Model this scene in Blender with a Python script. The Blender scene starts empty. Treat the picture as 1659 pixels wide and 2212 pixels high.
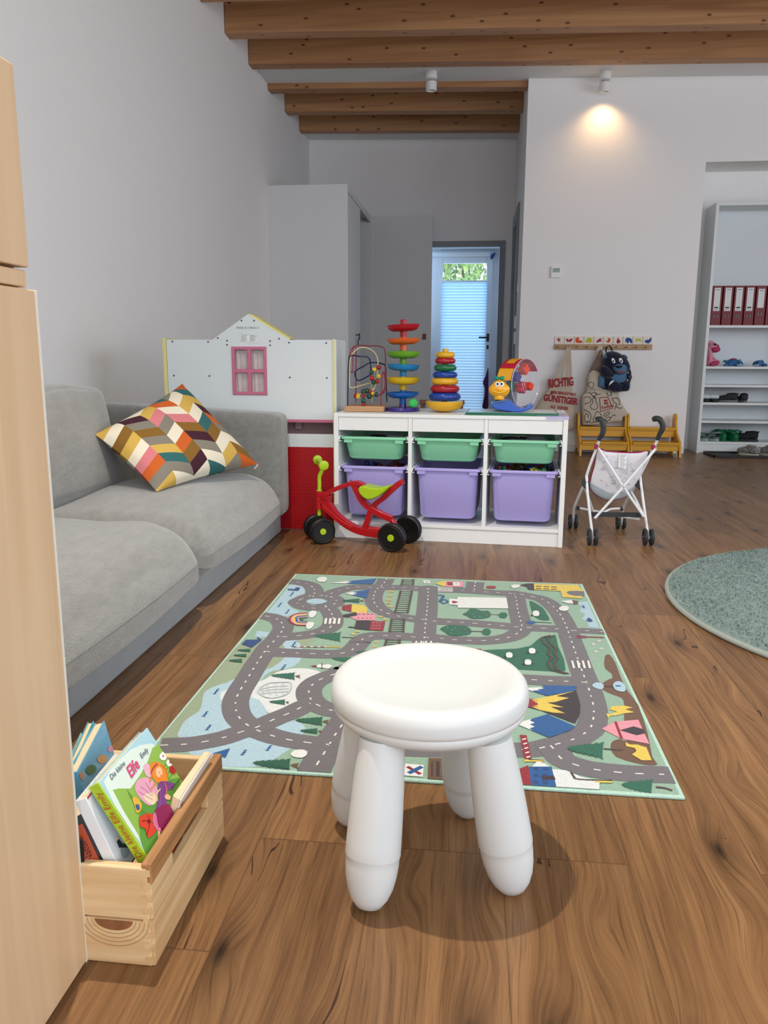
import bpy, bmesh, math, random
from mathutils import Vector, Matrix, Euler
random.seed(7)
PI = math.pi
V = Vector
# ------------------------------------------------------------ camera calibration
F, CX, CY, H = 1690.0, 829.5, 1106.0, 0.78
PITCH, YAW, ROLL = math.atan((CY-776)/F), math.radians(6.4), 0.005
RC = Matrix.Rotation(YAW,3,'Z') @ Matrix.Rotation(PI/2-PITCH,3,'X') @ Matrix.Rotation(ROLL,3,'Z')
C0 = V((0,0,H))
def ray(px,py): return RC @ V(((px-CX)/F, -(py-CY)/F, -1.0))
def oz(px,py,z=0.0): d=ray(px,py); return C0+d*((z-H)/d.z)
def oy(px,py,y): d=ray(px,py); return C0+d*(y/d.y)
def ox(px,py,x): d=ray(px,py); return C0+d*(x/d.x)
def opl(px,py,P,n): d=ray(px,py); return C0+d*((P-C0).dot(n)/d.dot(n))
def crop(x0,y0,s): return lambda u,v:(x0+u*s, y0+v*s)

# ------------------------------------------------------------ materials
def lin(h):
    h=h.lstrip('#'); o=[]
    for i in (0,2,4):
        c=int(h[i:i+2],16)/255; o.append(c/12.92 if c<=.04045 else ((c+.055)/1.055)**2.4)
    return (*o,1)
MATS={}
def mat(name,col='#808080',rough=.5,metal=0,bump=None,var=None,trans=0,ior=1.45,alpha=1,emit=None,coat=0,sheen=0,spec=.5,transluc=0,stretch=None):
    if name in MATS: return MATS[name]
    m=bpy.data.materials.new(name); m.use_nodes=True; nt=m.node_tree; N=nt.nodes; L=nt.links
    b=N['Principled BSDF']; c=lin(col)
    b.inputs['Base Color'].default_value=c; b.inputs['Roughness'].default_value=rough; b.inputs['Metallic'].default_value=metal
    b.inputs['Transmission Weight'].default_value=trans; b.inputs['IOR'].default_value=ior; b.inputs['Alpha'].default_value=alpha
    b.inputs['Coat Weight'].default_value=coat; b.inputs['Sheen Weight'].default_value=sheen; b.inputs['Specular IOR Level'].default_value=spec
    tc=N.new('ShaderNodeTexCoord'); mp=N.new('ShaderNodeMapping'); L.new(tc.outputs['Object'],mp.inputs['Vector'])
    if stretch: mp.inputs['Scale'].default_value=stretch
    if emit: b.inputs['Emission Color'].default_value=lin(emit[0]); b.inputs['Emission Strength'].default_value=emit[1]
    if var:
        n=N.new('ShaderNodeTexNoise'); n.inputs['Scale'].default_value=var[0]; n.inputs['Detail'].default_value=5; n.inputs['Roughness'].default_value=.65
        L.new(mp.outputs[0],n.inputs['Vector'])
        r=N.new('ShaderNodeValToRGB'); a=var[1]
        r.color_ramp.elements[0].position=.3; r.color_ramp.elements[1].position=.7
        r.color_ramp.elements[0].color=(*[x*(1-a) for x in c[:3]],1); r.color_ramp.elements[1].color=(*[min(1,x*(1+a)) for x in c[:3]],1)
        L.new(n.outputs['Fac'],r.inputs['Fac']); L.new(r.outputs['Color'],b.inputs['Base Color'])
    if bump:
        n=N.new('ShaderNodeTexNoise'); n.inputs['Scale'].default_value=bump[0]; n.inputs['Detail'].default_value=3
        L.new(mp.outputs[0],n.inputs['Vector'])
        bp=N.new('ShaderNodeBump'); bp.inputs['Strength'].default_value=bump[1]; bp.inputs['Distance'].default_value=bump[2] if len(bump)>2 else .002
        L.new(n.outputs['Fac'],bp.inputs['Height']); L.new(bp.outputs['Normal'],b.inputs['Normal'])
    if transluc:
        t=N.new('ShaderNodeBsdfTranslucent'); t.inputs['Color'].default_value=c; mx=N.new('ShaderNodeMixShader'); mx.inputs[0].default_value=transluc
        L.new(b.outputs[0],mx.inputs[1]); L.new(t.outputs[0],mx.inputs[2]); L.new(mx.outputs[0],N['Material Output'].inputs['Surface'])
    MATS[name]=m; return m
def woodmat(name,c1,c2,axis='Z',scale=1.0,rough=.5,ringcol=None,knots=0.0,coat=0):
    """pale timber with long grain lines along the given axis and optional dark knots"""
    if name in MATS: return MATS[name]
    m=bpy.data.materials.new(name); m.use_nodes=True; nt=m.node_tree; N=nt.nodes; L=nt.links; b=N['Principled BSDF']
    b.inputs['Roughness'].default_value=rough; b.inputs['Coat Weight'].default_value=coat
    tc=N.new('ShaderNodeTexCoord'); mp=N.new('ShaderNodeMapping'); L.new(tc.outputs['Object'],mp.inputs['Vector'])
    s=[26*scale]*3; s['XYZ'.index(axis)]=1.1*scale; mp.inputs['Scale'].default_value=s
    n=N.new('ShaderNodeTexNoise'); n.inputs['Scale'].default_value=1; n.inputs['Detail'].default_value=6; n.inputs['Distortion'].default_value=.9; L.new(mp.outputs[0],n.inputs['Vector'])
    r=N.new('ShaderNodeValToRGB'); r.color_ramp.elements[0].position=.32; r.color_ramp.elements[1].position=.68
    r.color_ramp.elements[0].color=lin(c1); r.color_ramp.elements[1].color=lin(c2); L.new(n.outputs['Fac'],r.inputs['Fac'])
    out=r.outputs['Color']
    if knots:
        sx=N.new('ShaderNodeSeparateXYZ'); L.new(tc.outputs['Object'],sx.inputs[0]); ax='XYZ'.index(axis); ot=[i for i in range(3) if i!=ax]
        ad=N.new('ShaderNodeMath'); ad.operation='ADD'; L.new(sx.outputs[ot[0]],ad.inputs[0]); L.new(sx.outputs[ot[1]],ad.inputs[1])
        cb=N.new('ShaderNodeCombineXYZ'); L.new(sx.outputs[ax],cb.inputs[0]); L.new(ad.outputs[0],cb.inputs[1])
        mk=N.new('ShaderNodeMapping'); L.new(cb.outputs[0],mk.inputs['Vector']); mk.inputs['Scale'].default_value=(6.0*scale,13*scale,1)
        vo=N.new('ShaderNodeTexVoronoi'); vo.voronoi_dimensions='2D'; vo.inputs['Scale'].default_value=1; L.new(mk.outputs[0],vo.inputs['Vector'])
        rk=N.new('ShaderNodeValToRGB'); rk.color_ramp.elements[0].position=.025; rk.color_ramp.elements[1].position=.07*knots+.02
        rk.color_ramp.elements[0].color=lin(ringcol or '#4a2c18'); rk.color_ramp.elements[1].color=(1,1,1,1); L.new(vo.outputs['Distance'],rk.inputs['Fac'])
        mx=N.new('ShaderNodeMix'); mx.data_type='RGBA'; mx.blend_type='MULTIPLY'; mx.inputs[0].default_value=.9
        L.new(out,mx.inputs[6]); L.new(rk.outputs['Color'],mx.inputs[7]); out=mx.outputs[2]
    L.new(out,b.inputs['Base Color'])
    bp=N.new('ShaderNodeBump'); bp.inputs['Strength'].default_value=.15; bp.inputs['Distance'].default_value=.001; L.new(n.outputs['Fac'],bp.inputs['Height']); L.new(bp.outputs['Normal'],b.inputs['Normal'])
    MATS[name]=m; return m

# ------------------------------------------------------------ mesh builder
col=bpy.data.collections.new('scene'); bpy.context.scene.collection.children.link(col)
ID=Matrix.Identity(4)
def T(x,y,z): return Matrix.Translation((x,y,z))
def Rz(a): return Matrix.Rotation(a,4,'Z')
def Ry(a): return Matrix.Rotation(a,4,'Y')
def Rx(a): return Matrix.Rotation(a,4,'X')
def Sc(x,y,z): return Matrix.Diagonal((x,y,z,1))
def frame(o,x,y,z): return Matrix(((x[0],y[0],z[0],o[0]),(x[1],y[1],z[1],o[1]),(x[2],y[2],z[2],o[2]),(0,0,0,1)))
def along(p0,p1):
    p0=V(p0);p1=V(p1); z=(p1-p0).normalized(); a=V((0,0,1)) if abs(z.z)<.95 else V((1,0,0)); x=a.cross(z).normalized(); y=z.cross(x)
    return frame(p0,x,y,z)
def smooth(pts,n=6,closed=False):
    P=[V(p) for p in pts]; out=[]; k=len(P)
    if k<3: return P
    R=range(k if closed else k-1)
    for i in R:
        if closed: a,b,c,d=P[(i-1)%k],P[i],P[(i+1)%k],P[(i+2)%k]
        else: a,b,c,d=P[max(i-1,0)],P[i],P[i+1],P[min(i+2,k-1)]
        for j in range(n):
            t=j/n; out.append(.5*((2*b)+(c-a)*t+(2*a-5*b+4*c-d)*t*t+(3*b-a-3*c+d)*t**3))
    if not closed: out.append(P[-1])
    return out
class M:
    def __init__(s,T0=ID): s.v=[];s.f=[];s.mi=[];s.ms=[];s.T=T0
    def mid(s,m):
        if m not in s.ms: s.ms.append(m)
        return s.ms.index(m)
    def add(s,vs,fs,m,X=ID):
        o=len(s.v); A=s.T@X; s.v+=[A@V(p) for p in vs]; s.f+=[tuple(i+o for i in f) for f in fs]; s.mi+=[s.mid(m)]*len(fs); return s
    def box(s,c,d,m,X=ID):
        x,y,z=[k/2 for k in d]; vs=[(c[0]+a*x,c[1]+b*y,c[2]+e*z) for a in(-1,1) for b in(-1,1) for e in(-1,1)]
        return s.add(vs,[(0,1,3,2),(4,6,7,5),(0,4,5,1),(2,3,7,6),(0,2,6,4),(1,5,7,3)],m,X)
    def bb(s,a,b,m,X=ID): return s.box([(a[i]+b[i])/2 for i in range(3)],[abs(b[i]-a[i]) for i in range(3)],m,X)
    def lathe(s,prof,m,X=ID,seg=32,sx=1,sy=1):
        vs=[];fs=[];n=len(prof)
        for r,z in prof:
            for k in range(seg):
                a=2*PI*k/seg; vs.append((max(r,1e-5)*math.cos(a)*sx,max(r,1e-5)*math.sin(a)*sy,z))
        for i in range(n-1):
            for k in range(seg):
                k2=(k+1)%seg; fs.append((i*seg+k,i*seg+k2,(i+1)*seg+k2,(i+1)*seg+k))
        if prof[0][0]>1e-4: fs.append(tuple(reversed(range(seg))))
        if prof[-1][0]>1e-4: fs.append(tuple((n-1)*seg+k for k in range(seg)))
        return s.add(vs,fs,m,X)
    def cyl(s,p0,p1,r,m,r2=None,seg=20):
        L=(V(p1)-V(p0)).length; return s.lathe([(r,0),(r if r2 is None else r2,L)],m,along(p0,p1),seg)
    def ball(s,c,r,m,seg=24,X=ID):
        r=(r,)*3 if not hasattr(r,'__len__') else r; n=seg//2
        return s.lathe([(math.sin(PI*i/n),-math.cos(PI*i/n)) for i in range(n+1)],m,T(*c)@X@Sc(*r),seg)
    def torus(s,R,r,m,X=ID,seg=40,ps=14,sq=1):
        vs=[];fs=[]
        for i in range(seg):
            a=2*PI*i/seg
            for j in range(ps):
                b=2*PI*j/ps; q=R+r*math.cos(b); vs.append((q*math.cos(a),q*math.sin(a),r*sq*math.sin(b)))
        for i in range(seg):
            for j in range(ps):
                fs.append((i*ps+j,((i+1)%seg)*ps+j,((i+1)%seg)*ps+(j+1)%ps,i*ps+(j+1)%ps))
        return s.add(vs,fs,m,X)
    def tube(s,pts,r,m,seg=10,closed=False,X=ID,flat=1):
        P=[V(p) for p in pts]; n=len(P); R=r if hasattr(r,'__len__') else [r]*n; vs=[];fs=[]
        t0=(P[1]-P[0]).normalized(); a=V((0,0,1)) if abs(t0.z)<.9 else V((1,0,0)); u=a.cross(t0).normalized()
        for i in range(n):
            if closed: t=(P[(i+1)%n]-P[i-1]).normalized()
            else: t=(P[min(i+1,n-1)]-P[max(i-1,0)]).normalized()
            u=(u-t*u.dot(t)).normalized(); w=t.cross(u)
            for k in range(seg):
                b=2*PI*k/seg; vs.append(P[i]+u*(R[i]*math.cos(b))+w*(R[i]*flat*math.sin(b)))
        for i in range(n if closed else n-1):
            j=(i+1)%n
            for k in range(seg): k2=(k+1)%seg; fs.append((i*seg+k,i*seg+k2,j*seg+k2,j*seg+k))
        if not closed: fs.append(tuple(reversed(range(seg)))); fs.append(tuple((n-1)*seg+k for k in range(seg)))
        return s.add(vs,fs,m,X)
    def poly(s,pts,m,X=ID): return s.add(pts,[tuple(range(len(pts)))],m,X)
    def prism(s,pts,ext,m,X=ID):
        n=len(pts); e=V(ext); P=[V(p) for p in pts]
        fs=[tuple(reversed(range(n))),tuple(range(n,2*n))]+[(i,(i+1)%n,(i+1)%n+n,i+n) for i in range(n)]
        return s.add(P+[p+e for p in P],fs,m,X)
    def ribbon(s,pts,nrm,w,m,X=ID,closed=False,off=0):
        P=[V(p) for p in pts]; n=len(P); nrm=V(nrm).normalized(); vs=[];fs=[]
        for i in range(n):
            t=(P[(i+1)%n]-P[i-1]) if closed else (P[min(i+1,n-1)]-P[max(i-1,0)])
            d=nrm.cross(t).normalized()*(w/2); vs+=[P[i]-d+nrm*off,P[i]+d+nrm*off]
        for i in range(n if closed else n-1):
            j=(i+1)%n; fs.append((2*i,2*j,2*j+1,2*i+1))
        return s.add(vs,fs,m,X)
    def puff(s,out,c,nrm,tf,tb,m,rings=7,pw=2.0,X=ID):
        """inflated shape from a star-shaped outline around c; tf / tb = thickness in front / behind"""
        c=V(c); P=[V(p) for p in out]; n=len(P); nrm=V(nrm).normalized(); vs=list(P); fs=[]
        for sgn,th in ((1,tf),(-1,tb)):
            prev=list(range(n))
            for i in range(1,rings+1):
                t=math.cos(PI/2*i/rings); h=th*(1-t**pw)**(1/pw) if t>0 else th
                if i==rings:
                    vs.append(c+nrm*sgn*h); k=len(vs)-1
                    for j in range(n):
                        f=(prev[j],prev[(j+1)%n],k); fs.append(f if sgn>0 else f[::-1])
                else:
                    b=len(vs); vs+=[c+(p-c)*t+nrm*sgn*h for p in P]; cur=list(range(b,b+n))
                    for j in range(n):
                        f=(prev[j],prev[(j+1)%n],cur[(j+1)%n],cur[j]); fs.append(f if sgn>0 else f[::-1])
                    prev=cur
        return s.add(vs,fs,m,X)
    def soft(s,c,d,r,m,X=ID,res=12,puff=(0,0,0),fn=None):
        """rounded, padded block"""
        hx,hy,hz=[k/2 for k in d]; hs=(hx,hy,hz); vs=[];fs=[];idx={}
        def vert(p):
            k=tuple(round(q,5) for q in p)
            if k in idx: return idx[k]
            q=[p[i]*hs[i] for i in range(3)]; inn=[max(-(hs[i]-r),min(hs[i]-r,q[i])) for i in range(3)]
            dv=V([q[i]-inn[i] for i in range(3)])
            if dv.length>1e-9:
                mx=max(abs(t) for t in dv); dv=dv.normalized()*mx
            g=[(math.cos(p[i]*PI/2)) for i in range(3)]
            w=V([inn[i]+dv[i] for i in range(3)])
            w.x+=puff[0]*p[0]*g[1]*g[2]; w.y+=puff[1]*p[1]*g[0]*g[2]; w.z+=puff[2]*p[2]*g[0]*g[1]
            if fn: w=fn(w)
            idx[k]=len(vs); vs.append((w.x+c[0],w.y+c[1],w.z+c[2])); return idx[k]
        g=[-math.cos(PI*i/res) for i in range(res+1)]
        for ax in range(3):
            for sg in (-1,1):
                for i in range(res):
                    for j in range(res):
                        q=[]
                        for a,b in ((i,j),(i+1,j),(i+1,j+1),(i,j+1)):
                            p=[0,0,0]; p[ax]=sg; p[(ax+1)%3]=g[a]; p[(ax+2)%3]=g[b]; q.append(vert(p))
                        fs.append(tuple(q) if sg>0 else tuple(q[::-1]))
        return s.add(vs,fs,m,X)
    def text(s,body,size,m,X,align='LEFT',ext=0,shear=0,bold=0,sx=1):
        cu=bpy.data.curves.new('t','FONT'); cu.body=body; cu.size=size; cu.align_x=align; cu.extrude=ext; cu.shear=shear; cu.offset=bold; cu.resolution_u=2
        o=bpy.data.objects.new('t',cu); bpy.context.scene.collection.objects.link(o)
        dg=bpy.context.evaluated_depsgraph_get(); me=o.evaluated_get(dg).to_mesh()
        vs=[(v.co.x*sx,v.co.y,v.co.z) for v in me.vertices]; fs=[tuple(p.vertices) for p in me.polygons]
        o.evaluated_get(dg).to_mesh_clear(); bpy.data.objects.remove(o); bpy.data.curves.remove(cu)
        return s.add(vs,fs,m,X)
def ob(name,mb,parent=None,bevel=0,sharp=38,world=False,solid=0,subsurf=0):
    me=bpy.data.meshes.new(name); vs=mb.v
    if parent is not None and world:
        A=parent_world(parent).inverted(); vs=[A@p for p in vs]
    me.from_pydata([tuple(p) for p in vs],[],mb.f)
    for m in mb.ms: me.materials.append(m)
    for i,p in enumerate(me.polygons): p.material_index=mb.mi[i]
    bm=bmesh.new(); bm.from_mesh(me)
    for f in bm.faces: f.smooth=True
    for e in bm.edges:
        e.smooth = not (len(e.link_faces)!=2 or e.calc_face_angle(0)>math.radians(sharp))
    bm.to_mesh(me); bm.free()
    o=bpy.data.objects.new(name,me); col.objects.link(o)
    if parent is not None: o.parent=parent
    if bevel:
        b=o.modifiers.new('bevel','BEVEL'); b.width=bevel; b.segments=2; b.limit_method='ANGLE'; b.angle_limit=math.radians(40); b.harden_normals=True
    if solid:
        q=o.modifiers.new('solid','SOLIDIFY'); q.thickness=solid
    if subsurf:
        q=o.modifiers.new('sub','SUBSURF'); q.levels=subsurf; q.render_levels=subsurf
    return o
def parent_world(p):
    A=p.matrix_basis.copy() if False else Matrix.LocRotScale(p.location,p.rotation_euler,p.scale)
    while p.parent is not None:
        p=p.parent; A=Matrix.LocRotScale(p.location,p.rotation_euler,p.scale)@A
    return A
def thing(name,label,cat,loc=(0,0,0),rz=0,group=None,rot=None):
    o=bpy.data.objects.new(name,None); col.objects.link(o); o.empty_display_size=.05
    o.location=loc; o.rotation_euler=rot if rot else (0,0,rz); o['label']=label; o['category']=cat
    if group: o['group']=group
    return o
def tag(o,label,cat,group=None):
    o['label']=label; o['category']=cat
    if group: o['group']=group
    return o
def struct(name,mb,bevel=0,parent=None,sharp=38,kind=True):
    o=ob(name,mb,parent,bevel,sharp)
    if parent is None: o['kind']='structure'
    return o
def dup(root,loc=None,rz=None,label=None,group=None,rot=None):
    r=root.copy(); col.objects.link(r)
    if loc is not None: r.location=loc
    if rz is not None: r.rotation_euler=(0,0,rz)
    if rot is not None: r.rotation_euler=rot
    if label: r['label']=label
    if group: r['group']=group
    for ch in [o for o in col.objects if o.parent==root]:
        c=ch.copy(); col.objects.link(c); c.parent=r
        for g in [o for o in col.objects if o.parent==ch]:
            d=g.copy(); col.objects.link(d); d.parent=c
    return r
# ============================================================ MATERIALS
m_wall=mat('wall_plaster','#f0eeed',.9,bump=(180,.25,.001),var=(90,.015))
m_ceil=mat('ceiling_white','#e4e4e2',.9)
m_beam=woodmat('beam_spruce','#9a6a43','#ba8b5e','X',.6,.55,'#5a3519',.9)
m_white=mat('white_laminate','#eceeed',.35)
m_white2=mat('white_panel','#dfe3e2',.45)
m_door=mat('door_paint','#e4e6e8',.4)
m_grey=mat('trim_grey','#b9bdbd',.6)
m_casing=mat('casing_grey','#8d9292',.6)
m_tile=mat('wall_tile','#dfe8f2',.25)
m_glass=mat('window_glass','#ffffff',.03,alpha=.08)
m_blind=mat('pleated_blind','#b4d2ea',.9,transluc=.7)  # white blind; the blue of the daylight behind it is put into its colour
m_black=mat('black_plastic','#101112',.45)
m_dark=mat('dark_grey_plastic','#35383a',.5)
m_steel=mat('steel','#c9ccd0',.25,1)
m_lampw=mat('lamp_white','#e8e8e6',.4)
m_base=mat('baseboard_white','#e2e3e2',.5)

def floor_material():
    m=bpy.data.materials.new('oak_floor'); m.use_nodes=True; nt=m.node_tree; N=nt.nodes; L=nt.links; b=N['Principled BSDF']
    tc=N.new('ShaderNodeTexCoord'); sp=N.new('ShaderNodeSeparateXYZ'); L.new(tc.outputs['Object'],sp.inputs[0])
    def mth(op,a,b_=None,c=None):
        n=N.new('ShaderNodeMath'); n.operation=op
        for i,q in enumerate((a,b_,c)):
            if q is None: continue
            if isinstance(q,(int,float)): n.inputs[i].default_value=q
            else: L.new(q,n.inputs[i])
        return n.outputs[0]
    def comb(x,y,z):
        n=N.new('ShaderNodeCombineXYZ')
        for i,q in enumerate((x,y,z)):
            if isinstance(q,(int,float)): n.inputs[i].default_value=q
            else: L.new(q,n.inputs[i])
        return n.outputs[0]
    def ramp(f,stops):
        r=N.new('ShaderNodeValToRGB'); L.new(f,r.inputs['Fac']); e=r.color_ramp.elements
        while len(e)<len(stops): e.new(.5)
        for k,(p,c_) in enumerate(stops): e[k].position=p; e[k].color=lin(c_) if isinstance(c_,str) else (c_,c_,c_,1)
        return r.outputs['Color']
    def noise(vec,sc,det=4,dist=0,rough=.55):
        n=N.new('ShaderNodeTexNoise'); n.inputs['Scale'].default_value=sc; n.inputs['Detail'].default_value=det; n.inputs['Distortion'].default_value=dist; n.inputs['Roughness'].default_value=rough; L.new(vec,n.inputs['Vector']); return n.outputs['Fac']
    def mix(t,a,b_,f):
        n=N.new('ShaderNodeMix'); n.data_type='RGBA'; n.blend_type=t
        if isinstance(f,(int,float)): n.inputs[0].default_value=f
        else: L.new(f,n.inputs[0])
        for i,q in ((6,a),(7,b_)):
            if isinstance(q,tuple): n.inputs[i].default_value=q
            else: L.new(q,n.inputs[i])
        return n.outputs[2]
    X,Y=sp.outputs['X'],sp.outputs['Y']
    u=mth('DIVIDE',mth('SUBTRACT',X,.263),.198); row=mth('FLOOR',u); fu=mth('FRACT',u)
    w1=N.new('ShaderNodeTexWhiteNoise'); w1.noise_dimensions='1D'; L.new(row,w1.inputs['W'])
    v=mth('ADD',mth('DIVIDE',mth('SUBTRACT',Y,1.14),1.28),mth('MULTIPLY',mth('FLOOR',mth('MULTIPLY',w1.outputs[0],5)),.2)); cl=mth('FLOOR',v); fv=mth('FRACT',v)
    w2=N.new('ShaderNodeTexWhiteNoise'); w2.noise_dimensions='2D'; L.new(comb(row,cl,0),w2.inputs['Vector']); rnd=w2.outputs['Value']
    off=mth('MULTIPLY',rnd,37.0)
    # slow warp bends the grain around the knots
    pb=comb(mth('ADD',mth('MULTIPLY',X,1),off),mth('MULTIPLY',Y,1),off)
    kn=N.new('ShaderNodeTexVoronoi'); kn.voronoi_dimensions='2D'; kn.inputs['Scale'].default_value=1; L.new(comb(mth('ADD',mth('MULTIPLY',X,6.5),off),mth('ADD',mth('MULTIPLY',Y,2.3),off),0),kn.inputs['Vector'])
    kd=kn.outputs['Distance']
    bulge=mth('MULTIPLY',mth('POWER',2.718,mth('MULTIPLY',mth('MULTIPLY',kd,kd),-22)),.028)
    warp=mth('MULTIPLY',mth('SUBTRACT',noise(comb(mth('ADD',mth('MULTIPLY',X,5),off),mth('MULTIPLY',Y,1.3),off),1.0,3),.5),.055)
    xw=mth('ADD',mth('ADD',X,warp),bulge)
    fine=noise(comb(mth('ADD',mth('MULTIPLY',xw,230),off),mth('MULTIPLY',Y,5),off),1.0,5,.3,.7)
    band=noise(comb(mth('ADD',mth('MULTIPLY',xw,42),off),mth('MULTIPLY',Y,1.5),off),1.0,7,.5,.68)
    big=noise(comb(mth('ADD',mth('MULTIPLY',X,4),off),mth('MULTIPLY',Y,1.2),off),1.0,2)
    c=ramp(band,[(.18,'#6a472d'),(.40,'#87603d'),(.58,'#9f754c'),(.80,'#b88d62')])
    c=mix('MULTIPLY',c,ramp(fine,[(.34,.52),(.48,.88),(.60,1.0)]),.9)
    c=mix('MULTIPLY',c,ramp(big,[(.3,.72),(.65,1.0)]),.8)
    c=mix('MULTIPLY',c,ramp(rnd,[(0,.66),(1,1.0)]),.9)
    knot=ramp(kd,[(.0,.05),(.03,.20),(.075,.60),(.22,1.0)])
    # only some of the cells carry a knot
    wk=N.new('ShaderNodeSeparateColor'); L.new(kn.outputs['Color'],wk.inputs[0]); has=mth('GREATER_THAN',wk.outputs[0],.52)
    c=mix('MULTIPLY',c,knot,mth('MULTIPLY',has,.95))
    # thin cracks
    cr=noise(comb(mth('ADD',mth('MULTIPLY',xw,16),off),mth('MULTIPLY',Y,1.6),off),1.0,2,.4)
    cm=mth('LESS_THAN',mth('ABSOLUTE',mth('SUBTRACT',cr,.5)),.006)
    gate=mth('GREATER_THAN',noise(comb(mth('MULTIPLY',X,7),mth('MULTIPLY',Y,3),off),1.0,1),.62)
    c=mix('MIX',c,lin('#2b1a10'),mth('MULTIPLY',mth('MULTIPLY',cm,gate),.85))
    seam=mth('MAXIMUM',mth('MAXIMUM',mth('LESS_THAN',fu,.006),mth('GREATER_THAN',fu,.994)),mth('MAXIMUM',mth('LESS_THAN',fv,.0012),mth('GREATER_THAN',fv,.9988)))
    c=mix('MIX',c,lin('#3a2416'),mth('MULTIPLY',seam,.4))
    L.new(c,b.inputs['Base Color'])
    b.inputs['Specular IOR Level'].default_value=.4
    rr=mth('ADD',.26,mth('MULTIPLY',fine,.16)); L.new(rr,b.inputs['Roughness'])
    bp=N.new('ShaderNodeBump'); bp.inputs['Strength'].default_value=.25; bp.inputs['Distance'].default_value=.0008; L.new(mth('SUBTRACT',fine,mth('MULTIPLY',seam,.8)),bp.inputs['Height']); L.new(bp.outputs['Normal'],b.inputs['Normal'])
    return m
m_floor=floor_material()

# ============================================================ ROOM
XL=-1.785; YB=6.92; XN=.376; YN=8.68; ZB=3.0; XR=4.3
struct('floor',M().bb((XL-.1,-2.2,-.05),(XR,10.2,0),m_floor))
struct('wall_left',M().bb((XL-.12,-2.2,0),(XL,YN,3.35),m_wall))
# coat wall with the shelf recess: pier, lintel, recess
XO=oy(1502,700,YB).x; XO=1.80; ZL=2.34
w=M(); w.bb((XN,YB,0),(XO,YB+.42,3.19),m_wall); w.bb((XO,YB,ZL),(XR,YB+.42,3.19),m_wall); w.bb((XO,YB+.36,0),(XR,YB+.42,ZL),m_wall)
struct('wall_back',w)
w=M(); w.bb((XN,YB+.42,0),(XN+.12,7.62,3.35),m_wall); w.bb((XN,8.48,0),(XN+.12,YN,3.35),m_wall); w.bb((XN,7.62,2.12),(XN+.12,8.48,3.35),m_wall)
struct('wall_niche_right',w)
XD0,XD1,ZD=-.66,.235,1.945
w=M(); w.bb((XL,YN,0),(XD0,YN+.12,3.35),m_wall); w.bb((XD1,YN,0),(XN+.12,YN+.12,3.35),m_wall); w.bb((XD0,YN,ZD),(XD1,YN+.12,3.35),m_wall)
struct('wall_niche_back',w)
# tiled lobby behind the opening
w=M(); w.bb((XD1+.03,YN+.12,0),(XD1+.12,9.42,2.1),m_tile); w.bb((XD0-.3,YN+.12,0),(XD0-.2,9.42,2.1),m_wall); w.bb((XD0-.3,YN+.12,2.03),(XD1+.12,9.42,2.1),m_ceil)
w.bb((XD0-.3,9.3,0),(-.56,9.42,2.1),m_wall)
struct('wall_lobby',w)
g=M()
for z in (.55,.95,1.35,1.75): g.bb((XD1+.0285,YN+.13,z),(XD1+.0301,9.3,z+.006),m_white)
struct('trim_7',g)
w=M(); w.bb((XR,-2.2,0),(XR+.12,7.3,.9),m_wall); w.bb((XR,-2.2,2.3),(XR+.12,7.3,3.35),m_wall)
for y0,y1 in ((-2.2,-1.9),(1.4,1.9),(5.2,7.3)): w.bb((XR,y0,.9),(XR+.12,y1,2.3),m_wall)
struct('wall_right',w)
for k,(y0,y1) in enumerate(((-1.9,1.4),(1.9,5.2))):
    f=M()
    for a,b_ in ((y0,y0+.06),(y1-.06,y1),((y0+y1)/2-.03,(y0+y1)/2+.03)): f.bb((XR+.03,a,.9),(XR+.09,b_,2.3),m_white)
    f.bb((XR+.03,y0,.9),(XR+.09,y1,.96),m_white); f.bb((XR+.03,y0,2.24),(XR+.09,y1,2.3),m_white)
    struct('window_%d'%(k+1),f,.004)
# ceiling: board level, boxed strip before the coat wall, low strip at the far end of the niche
TILT=Matrix.Translation((XL,0,3.0))@Ry(.021)@Matrix.Translation((-XL,0,-3.0))   # the roof falls slightly to the right
c=M(TILT); c.bb((XL-.12,-2.2,3.24),(XR+.1,YN+.12,3.34),m_ceil)
c.bb((XL,6.50,3.045),(XR,6.975,3.24),m_ceil); c.bb((XL,8.31,3.04),(XN,YN,3.24),m_ceil)
struct('ceiling',c)
ye=[2.97,3.56,4.15,4.74,5.34,5.93,6.52,7.09,7.70,8.31]
for k,y in enumerate(ye):
    x1=XN if y>7 else XR
    sh=k*3.71; b=M(Matrix.Translation((-sh,0,0))@TILT); b.bb((XL,y-.12,ZB),(x1,y,3.24),m_beam)
    struct('trim_%d'%(10+k),b,.006).location=(sh,0,0)
# skirting
b=M(); b.bb((XN+.0,YB-.012,0),(XO,YB,.062),m_base); struct('baseboard_back',b,.003)
b=M(); b.bb((XL,-2,0),(XL+.012,6.85,.062),m_base); struct('baseboard_left',b,.003)
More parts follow.
